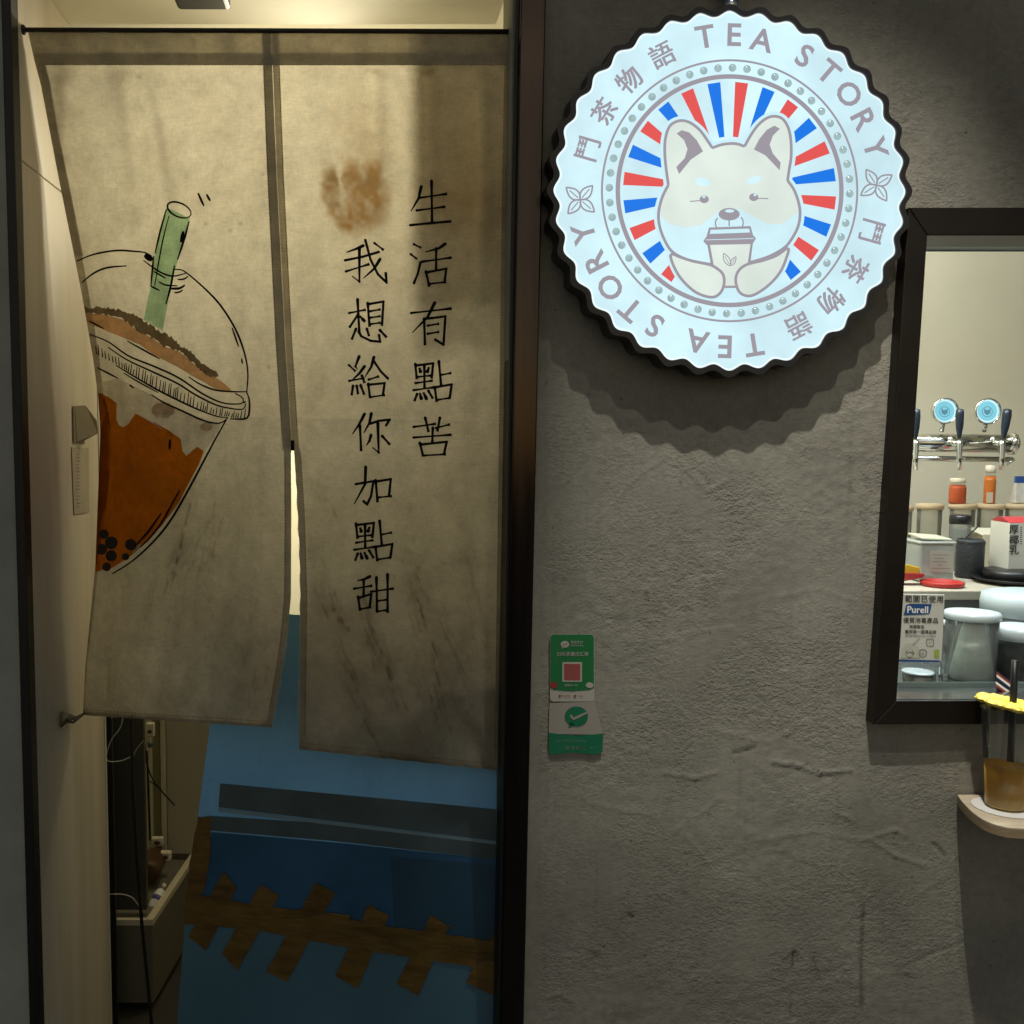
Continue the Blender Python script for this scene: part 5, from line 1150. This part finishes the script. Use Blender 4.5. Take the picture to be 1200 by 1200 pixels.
# notice card on an acrylic foot
nc = empty('notice_card', px(1080, 775, .13), 'white disinfectant notice card with a blue logo, standing inside the window', 'card')
YN = .13
bev(MB().prism([px(1052, 696, YN), px(1049, 774, YN), px(1103.5, 776, YN), px(1107.5, 697, YN)], .003).build('card', pbr('card_white', (.50, .50, .46, 1), .45, vary=.05), nc), .001)
MB().prism([px(1051, 776.5, YN), px(1051, 812, YN), px(1056, 812, YN), px(1056, 776.5, YN)], .004).build('acrylic_foot', M['clear'], nc); MB().prism([px(1095, 776.5, YN), px(1094, 812, YN), px(1101, 812, YN), px(1102, 776.5, YN)], .004).build('acrylic_foot', M['clear'], nc)
nf = lambda l: (lambda x, y, q=0: px(x, y, YN-.001-l))
inkd = pbr('card_ink', (.06, .065, .06, 1), .6); inkb = pbr('card_blue', (.012, .06, .20, 1), .5)
f = Flat(nf(0)); text_flat(f, '範圍已使用', 1083, 702, 8.6, .12, .02, 1, 1.15); text_flat(f, '優質消毒產品', 1079, 727, 6.9, .08, .02); text_flat(f, '美國製造', 1074.5, 734.5, 4.4, .05, .02)
text_flat(f, '醫院第一選擇品牌', 1079, 740.5, 4.6, .06, .02); text_flat(f, '殺菌率達百分之九十九點九', 1079, 745.3, 3.0, .0, .02); f.build('black_print', inkd, nc)
f = Flat(nf(0)); f.add(fill([(1062, 709), (1067, 707.5), (1092, 708), (1089.5, 719), (1084, 720), (1059, 721)])); f.build('logo_field', inkb, nc); f = Flat(nf(0)); f.add(fill([(1051, 775.5), (1050.5, 772.6), (1102, 774), (1101.8, 776)])); f.build('blue_line', inkb, nc)
f = Flat(nf(.0005)); text_flat(f, 'Purell', 1075.5, 714.5, 11, .25, .02); f.build('white_print', pbr('print_white', (.7, .72, .72, 1), .5), nc)
ringp = lambda f, cx, cy, r, wd: f.add(ribbon(circ(cx, cy, r)+circ(cx, cy, r)[:1], (wd, wd), 1.5))
f = Flat(nf(0)); ringp(f, 1066, 766, 4.6, .9); f.line([(1062, 767), (1066, 764), (1070, 767)], 1, 3); ringp(f, 1081.5, 765.5, 4.6, .9); text_flat(f, 'UL', 1081.5, 765.5, 5, .05)
q_ = rrect(1086, 749, 1094, 757, 1); f.add(ribbon(q_+q_[:1], (1, 1), 1.5)); f.line([(1088.5, 753), (1091.5, 753)], .8, 2); f.build('grey_print', pbr('card_grey', (.20, .20, .18, 1), .6), nc)
f = Flat(nf(0)); f.add(fill([(1056, 771), (1058, 759), (1066, 753.5), (1074, 756), (1079, 762), (1078, 771)])); f.line([(1070, 756), (1075, 750), (1078, 747)], 2, 2); f.build('pale_print', pbr('card_pale', (.42, .42, .36, 1), .6), nc)
f = Flat(nf(0)); f.add(fill(rrect(1094.8, 761.5, 1100.8, 771, 1))); f.build('green_print', pbr('card_green', (.28, .36, .05, 1), .6), nc)
# back counter
YBk = .98
CL = clear_mat('storage_glass', (.86, .84, .76, 1), .80); LIDW = pbr('pale_wood_lid', (.62, .50, .34, 1), .5, vary=.12)
DRY = pbr('dry_leaves', (.16, .12, .07, 1), .7, vary=.5, vscale=60)
for i, (cx_, lab, cont, fr) in enumerate(((1086.5, 'tall storage jar with a pale lid, leftmost of the jar row, brown leaves low inside', DRY, .22), (1125, 'tall storage jar with the squat orange bottle on its lid', M['grey_lam'], .55), (1157, 'tall storage jar with the slim orange bottle on its lid', pbr('black_tea', (.05, .045, .05, 1), .7, vary=.5, vscale=80), .5), (1190, 'tall storage jar with the blue topped bag on its lid', DRY, .3))):
    jar('storage_jar', cx_, 660, 590, 26.5, YBk, zc2, lab, 'jar', CL, LIDW, .09, 1.12, cont, fr, 'storage jars on the back counter')
jar('storage_jar', 1052, 660, 592, 26, YBk, zc2, 'storage jar mostly hidden behind the window frame stile', 'jar', CL, LIDW, .09, 1.1, None, group='storage jars on the back counter')
zlid = px(1125, 590, YBk).z
def bottle(cxp, y1, wd, col, capcol, lab, slim, capw=.7):
    X_ = px(cxp, 590, YBk).x; z0 = zlid+.001; z1 = px(cxp, y1, YBk).z; r = wd/2/1200*(YBk+DIST); h = z1-z0
    e = empty('sauce_bottle', (X_, YBk, z0), lab, 'bottle')
    MB().lathe((X_, YBk, z0), [(.0005, 0), (r*.95, 0), (r, .003), (r, h*.595), (r*.9, h*.72), (r*capw, h*.595)], 24).build('bottle_body', col, e, True)
    MB().lathe((X_, YBk, z0+h*.785), [(r*capw, 0), (r*capw*1.1, 0), (r*capw*1.1, h*.2), (.0005, h*.215)], 24).build('cap', capcol, e, True)
    return e, X_, z0, r, h
OR = pbr('orange_label', (.50, .10, .035, 1), .45, vary=.15, vscale=40); IV = pbr('ivory_cap', (.72, .66, .55, 1), .4)
bottle(1121.5, 560, 18, OR, IV, 'squat orange bottle with a cream cap standing on a jar lid', False, .85)
e, X_, z0, r, h = bottle(1159, 545, 12.5, pbr('orange_sauce', (.55, .16, .03, 1), .35), IV, 'slim tall orange bottle standing on the third jar lid', True, .8)
MB().box(X_-r*1.2, X_-.001, YBk-r-.003, YBk-r-.0005, z0+.002, z0+.03).build('price_tag', IV, e)
bg_ = empty('snack_bag', px(1194, 590, YBk), 'white pouch with a blue top standing on the rightmost jar', 'pouch')
q0, q1 = px(1186, 590, YBk), px(1206, 566, YBk); q2 = px(1188, 558, YBk)
bev(MB().add([(q0.x, YBk-.012, zlid+.001), (q1.x, YBk-.012, zlid+.001), (q1.x-.002, YBk-.004, q1.z), (q0.x+.004, YBk-.004, q1.z), (q0.x, YBk+.014, zlid+.001), (q1.x, YBk+.014, zlid+.001), (q1.x-.002, YBk+.004, q1.z), (q0.x+.004, YBk+.004, q1.z)], [(0, 1, 2, 3), (5, 4, 7, 6), (4, 0, 3, 7), (1, 5, 6, 2), (3, 2, 6, 7), (0, 4, 5, 1)]).build('pouch_body', pbr('pouch_white', (.60, .58, .54, 1), .4, vary=.25, vscale=30), bg_), .003)
MB().box(q0.x+.005, q1.x-.002, YBk-.004, YBk+.004, q1.z+.0005, q2.z).build('blue_top', pbr('pouch_blue', (.03, .08, .30, 1), .4), bg_)
# coffee tin / dark lidded jar
jar('steel_lidded_jar', 1122.5, 672, 603, 23, .84, zc2, 'clear jar with a dark clamp lid in front of the storage jars', 'jar', CL, pbr('dark_lid', (.04, .04, .045, 1), .3, .6), .16, 1.02, pbr('grey_powder', (.26, .24, .20, 1), .8), .5)
# square canister with label, its lid askew
sc_ = empty('square_canister', px(1098, 676, .68), 'clear square canister with a pale paper label and a loose lid', 'canister')
YQ = .64
q0, q1 = px(1077.5, 676, YQ), px(1120, 635, YQ)
bev(MB().box(q0.x, q1.x, YQ, YQ+.09, zc2+.001, q1.z-.006).build('canister_body', clear_mat('grey_clear', (.60, .63, .60, 1), .6), sc_), .006, 3)
bev(MB().box(q0.x-.002, q1.x+.002, YQ-.002, YQ+.092, q1.z-.0055, q1.z).build('canister_rim', pbr('clear_rim', (.42, .44, .42, 1), .25), sc_), .002)
lx0, lx1 = px(1085, 629, YQ), px(1119, 634, YQ)
bev(MB().add([(lx0.x, YQ+.01, q1.z+.004), (lx1.x, YQ+.01, q1.z+.001), (lx1.x, YQ+.08, q1.z+.004), (lx0.x, YQ+.08, q1.z+.009), (lx0.x, YQ+.01, q1.z+.009), (lx1.x, YQ+.01, q1.z+.006), (lx1.x, YQ+.08, q1.z+.009), (lx0.x, YQ+.08, q1.z+.014)], [(3, 2, 1, 0), (4, 5, 6, 7), (0, 1, 5, 4), (1, 2, 6, 5), (2, 3, 7, 6), (3, 0, 4, 7)]).build('loose_lid', pbr('pale_lid', (.55, .55, .42, 1), .4), sc_), .002)
MB().prism([px(1090, 645, YQ-.0012), px(1090, 670, YQ-.0012), px(1117.5, 671, YQ-.0012), px(1117.5, 646, YQ-.0012)], .0008).build('paper_label', pbr('grey_paper', (.40, .39, .34, 1), .7), sc_)
f = Flat(lambda x, y, q=0: px(x, y, YQ-.0018))
for k, (a, b) in enumerate(((1093, 1112), (1095, 1106), (1093, 1110), (1098, 1104), (1092, 1114))): f.line([(a, 650+k*4), (b, 650.5+k*4)], .7, 4, False)
f.build('handwriting', M['grey_lam'], sc_)
bx = empty('tan_topped_box', px(1068, 664, .90), 'small dark box with a tan lid beside the window stile, behind the canister', 'box')
q0, q1 = px(1056, 664, .90), px(1079, 642, .90)
bev(MB().box(q0.x, q1.x, .90, .97, zc2+.001, q1.z-.008).build('box_body', M['grey_lam'], bx), .002); bev(MB().box(q0.x-.002, q1.x+.002, .898, .972, q1.z-.0075, q1.z).build('box_lid', LIDW, bx), .002)
jar('tea_tin', 1139, 660, 618, 14, .92, zc2, 'narrow grey tin standing between two storage jars', 'tin', pbr('tin_grey', (.20, .20, .22, 1), .35, .5, vary=.2), pbr('tin_lid', (.35, .33, .28, 1), .4), .12, 1.03)
jar('small_jar', 1165, 655, 622, 12, .90, zc2, 'tiny pale jar in front of the third storage jar', 'jar', pbr('pale_jar', (.50, .44, .34, 1), .4), IV, .15, 1.04)
# red ring lid
c_ = px(1104, 684, .585)
rl = empty('red_ring_lid', (c_.x, .585, zc2), 'red round plastic lid lying in front of the square canister', 'lid')
MB().lathe((c_.x, .585, zc2+.0008), [(.0005, 0), (.042, 0), (.0455, .002), (.0465, .009), (.044, .011), (.041, .011), (.039, .005), (.0005, .004)], 40).build('lid_ring', pbr('red_plastic', (.42, .03, .025, 1), .35, vary=.1), rl, True)
bag = MB().add([px(1060, 678, .60), px(1078, 672, .60), px(1078, 665, .60), px(1062, 661, .60), px(1057, 668, .60), px(1060, 678, .62), px(1078, 672, .62), px(1078, 665, .62), px(1062, 661, .62), px(1057, 668, .62)], [(4, 3, 2, 1, 0), (5, 6, 7, 8, 9), (0, 1, 6, 5), (1, 2, 7, 6), (2, 3, 8, 7), (3, 4, 9, 8), (4, 0, 5, 9)])
rb = empty('snack_packet', px(1066, 680, .60), 'crumpled yellow and red packet beside the window stile', 'packet')
bev(bag.build('yellow_side', pbr('yellow_foil', (.65, .42, .02, 1), .35), rb), .002)
bev(MB().add([px(1054, 682, .59), px(1082, 677, .59), px(1084, 672, .59), px(1054, 671, .59), px(1054, 682, .63), px(1082, 677, .63), px(1084, 672, .63), px(1054, 671, .63)], [(3, 2, 1, 0), (4, 5, 6, 7), (0, 1, 5, 4), (1, 2, 6, 5), (2, 3, 7, 6), (3, 0, 4, 7)]).build('red_side', pbr('red_foil', (.38, .03, .03, 1), .35), rb), .002)
# dark mesh basket
YQ = .72; q0, q1 = px(1121, 672, YQ), px(1152.5, 632, YQ)
wbk = empty('mesh_basket', ((q0.x+q1.x)/2, YQ, zc2), 'dark wire mesh pot holding a thin black stick', 'basket')
bm = M['black']; m_ = MB()
R_ = (q1.x-q0.x)/2; cxk = (q0.x+q1.x)/2; h_ = q1.z-zc2
MB().lathe((cxk, YQ, zc2+.001), [(.0005, 0), (R_*.95, 0), (R_, .004), (R_, h_*.93), (R_*.93, h_), (R_*.90, h_*.98), (R_*.92, .01)], 28).build('pot_wall', pbr('charcoal_mesh', (.030, .032, .035, 1), .6, bump=1, bscale=160), wbk, True)
for k in range(26):
    a = 2*PI*k/26; m_.tube([(cxk+R_*1.012*math.cos(a), YQ+R_*1.012*math.sin(a), zc2+.004), (cxk+R_*1.012*math.cos(a+.9), YQ+R_*1.012*math.sin(a+.9), zc2+h_*.95)], .0008, 4, False); m_.tube([(cxk+R_*1.012*math.cos(a), YQ+R_*1.012*math.sin(a), zc2+.004), (cxk+R_*1.012*math.cos(a-.9), YQ+R_*1.012*math.sin(a-.9), zc2+h_*.95)], .0008, 4, False)
o = m_.build('wire_mesh', pbr('dark_wire', (.06, .065, .07, 1), .4, .5), wbk); o['kind'] = 'stuff'
MB().tube([px(1128, 634, YQ), px(1146, 617, YQ+.05)], .0018, 8).build('stick', bm, wbk, True)
# printed carton lying behind: white box with dots and a drink picture
YC = .80
cbx = empty('dotted_box', px(1165, 672, YC), 'cream box with black dots and a small drink picture behind the carton', 'box')
q0, q1 = px(1151, 674, YC), px(1210, 626, YC); 
bev(MB().box(q0.x, q1.x, YC, YC+.05, zc2+.001, q1.z).build('box_body', pbr('cream_card', (.62, .56, .43, 1), .5, vary=.05), cbx), .0015)
mk('open_flap', [px(1151, 627, YC+.002), px(1194, 625, YC+.002), px(1180, 619, YC+.05), px(1132, 618, YC+.03)], [(0, 1, 2, 3)], pbr('flap_card', (.70, .66, .52, 1), .5), cbx).modifiers.new('t', 'SOLIDIFY').thickness = .001
f = Flat(lambda x, y, q=0: px(x, y, YC-.001))
for (a, b) in ((1167, 626), (1173, 626), (1179, 626), (1173, 631.5), (1179, 631.5), (1179, 637), (1160, 659), (1166, 659), (1172.5, 659), (1160, 664), (1166, 664), (1172.5, 664)): f.add(fill(circ(a, b, 1.7, None, 10)))
f.build('dot_print', inkd, cbx)
f = Flat(lambda x, y, q=0: px(x, y, YC-.001)); f.add(fill([(1166.5, 642), (1178, 642), (1177, 650), (1174, 654.5), (1170, 654.5), (1167, 650)])); f.build('drink_print', pbr('drink_brown', (.25, .17, .09, 1), .6), cbx)
f = Flat(lambda x, y, q=0: px(x, y, YC-.001)); f.add(fill([(1166.3, 641.5), (1166.5, 637), (1170, 633), (1175, 634), (1178, 638), (1178, 641.5)])); f.build('cream_swirl_print', IV, cbx)
# carton with 厚椰乳
YK = .66
ck = empty('coconut_milk_carton', px(1190, 672, YK), 'white drink carton with red top and three large black characters', 'carton')
q0, q1 = px(1180.5, 672, YK), px(1214, 613, YK)
bev(MB().box(q0.x, q1.x, YK, YK+.075, zc2+.001, q1.z).build('carton_body', pbr('carton_white', (.66, .64, .56, 1), .4), ck), .0015)
zr = q1.z; MB().add([(q0.x, YK, zr+.0005), (q1.x, YK, zr+.0005), (q1.x, YK+.075, zr+.0005), (q0.x, YK+.075, zr+.0005), (q0.x-.002, YK+.03, zr+.012), (q1.x+.002, YK+.03, zr+.012), (q1.x+.002, YK+.045, zr+.012), (q0.x-.002, YK+.045, zr+.012)], [(3, 2, 1, 0), (4, 5, 6, 7), (0, 1, 5, 4), (1, 2, 6, 5), (2, 3, 7, 6), (3, 0, 4, 7)]).build('gable_top', pbr('red_card', (.50, .05, .06, 1), .4), ck)
f = Flat(lambda x, y, q=0: px(x, y, YK-.001))
for ch, yy in (('厚', 620.5), ('椰', 632.5), ('乳', 644)): text_flat(f, ch, 1188, yy, 12, .0); text_flat(f, ch, 1188.6, yy+.3, 12, .0)
for k in range(9): f.line([(1195.7, 618+k*2.4), (1197.6, 618+k*2.4)], 1.1, 2, False)
f.build('carton_lettering', inkd, ck)
# black trays
c_ = px(1196, 684, .60)
bt_ = empty('black_tray', (c_.x, .62, zc2), 'black round tray with a raised black ring on the back counter', 'tray')
MB().lathe((c_.x+.01, .63, zc2+.001), [(.0005, 0), (.075, 0), (.095, .012), (.092, .013), (.072, .004), (.0005, .003)], 40).build('tray_dish', M['black'], bt_, True)
MB().lathe((c_.x+.012, .65, zc2+.006), [(.05, 0), (.062, 0), (.064, .014), (.060, .024), (.050, .024)], 40).build('tray_ring', M['black'], bt_, True)

# ================================================================== BEER-STYLE TAP TOWER
tt = empty('tap_tower', px(1100, 660, .86), 'horizontal steel tap rail with black handles above the back counter', 'tap tower')
YT = .84
a0, a1 = px(1030, 518.5, YT), px(1183, 520, YT)
CH_ = pbr('chrome', (.62, .62, .60, 1), .14, 1, vary=.05)
def chrome(n, mb): return mb.build(n, CH_, tt, True)
rT = 10.6/1200*(YT+DIST)
chrome('rail_tube', MB().tube([a0, a1], rT, 28))
bb0, bb1 = px(1030, 536.5, YT-.006), px(1186, 538.5, YT-.006)
chrome('lower_bar', MB().tube([bb0, bb1], 3.2/1200*(YT+DIST), 14))
chrome('end_cap', MB().lathe(a1+Vector((.0005, 0, 0)), [(rT*1.0, 0), (rT*1.25, .002), (rT*1.25, .008), (rT*.95, .014), (rT*.5, .019), (.0005, .020)], 24, 'X'))
chrome('support_column', MB().tube([Vector((a0.x+.01, YT, zc2+.0008)), Vector((a0.x+.01, YT, a0.z))], .019, 24))
def tap(xp, tilt=0, big=1.0):
    y0 = YT-.05
    fb = px(xp, 522, y0)
    chrome('shank', MB().tube([px(xp-9, 517, YT-.012), px(xp-6, 519, y0+.01), fb], [.008, .009, .0075], 14))
    chrome('faucet', MB().tube([fb+Vector((0, 0, .014)), fb, px(xp, 535, y0-.006), px(xp, 551, y0-.010)], [.007, .0085, .0062, .0052], 14))
    chrome('collar', MB().lathe(px(xp-9, 517, YT-.016), [(.0005, -.006), (.0125, -.006), (.0135, .004), (.010, .008)], 18, 'Y'))
    h0, h1 = px(xp+tilt*.3, 514, y0), px(xp+1+tilt, 479, y0)
    MB().tube([h0, h0.lerp(h1, .12), h0.lerp(h1, .4), h0.lerp(h1, .8), h0.lerp(h1, .97), h1], [.0035*big, .0055*big, .0085*big, .0098*big, .0085*big, .003], 14).build('handle', pbr('navy_black_handle', (.015, .022, .035, 1), .3), tt, True)
tap(1073, 0); tap(1124, 0); tap(1174, 6, 1.1)
chrome('drain_knob', MB().tube([px(1186, 528, YT-.03), px(1192, 510, YT-.03)], [.006, .004], 12)); chrome('drain_knob', MB().tube([px(1180, 545, YT-.03), px(1188, 538, YT-.03)], [.003, .004], 12))
for (cx_, n_) in ((1107, 0), (1157, 1)):
    e = tt
    c_ = px(cx_, 481.5 if n_ == 0 else 482, YT-.012)
    MB().lathe(c_, [(.0005, .010), (.030, .010), (.0325, .004), (.0325, -.006), (.0300, -.006), (.0295, -.002)], 36, 'Y').build('medallion_case', CH_, tt, True)
    MB().lathe(c_+Vector((0, -.003, 0)), [(.0005, 0), (.0292, 0)], 36, 'Y').build('medallion_face', emit('lit_cyan_face', rgb(130, 205, 222), 1.0, .08), tt)
    f = Flat(lambda x, y, q=0: px(x, y, YT-.0165)); f.add(ribbon(circ(cx_, 481.7, 12.5, 12.5, 30)+circ(cx_, 481.7, 12.5, 12.5, 30)[:1], (2.0, 2.0), 2)); f.build('medallion_glow_ring', emit('lit_pale_ring', rgb(215, 248, 250), 1.0), tt)
    f = Flat(lambda x, y, q=0: px(x, y, YT-.0165)); cc_ = circ(cx_, 482.5, 6, 6, 20); f.add(ribbon(cc_+cc_[:1], (.7, .7), 2)); f.add(fill([(cx_-3.6, 484), (cx_-3.8, 478), (cx_-1.6, 480.5), (cx_+1.6, 480.5), (cx_+3.8, 478), (cx_+3.6, 484), (cx_, 486.5)])); f.build('medallion_logo', emit('lit_grey_logo', rgb(96, 140, 158), 1.0), tt)
    chrome('medallion_stem', MB().tube([c_+Vector((0, .004, -.030)), c_+Vector((0, .010, -.052))], .0055, 12))
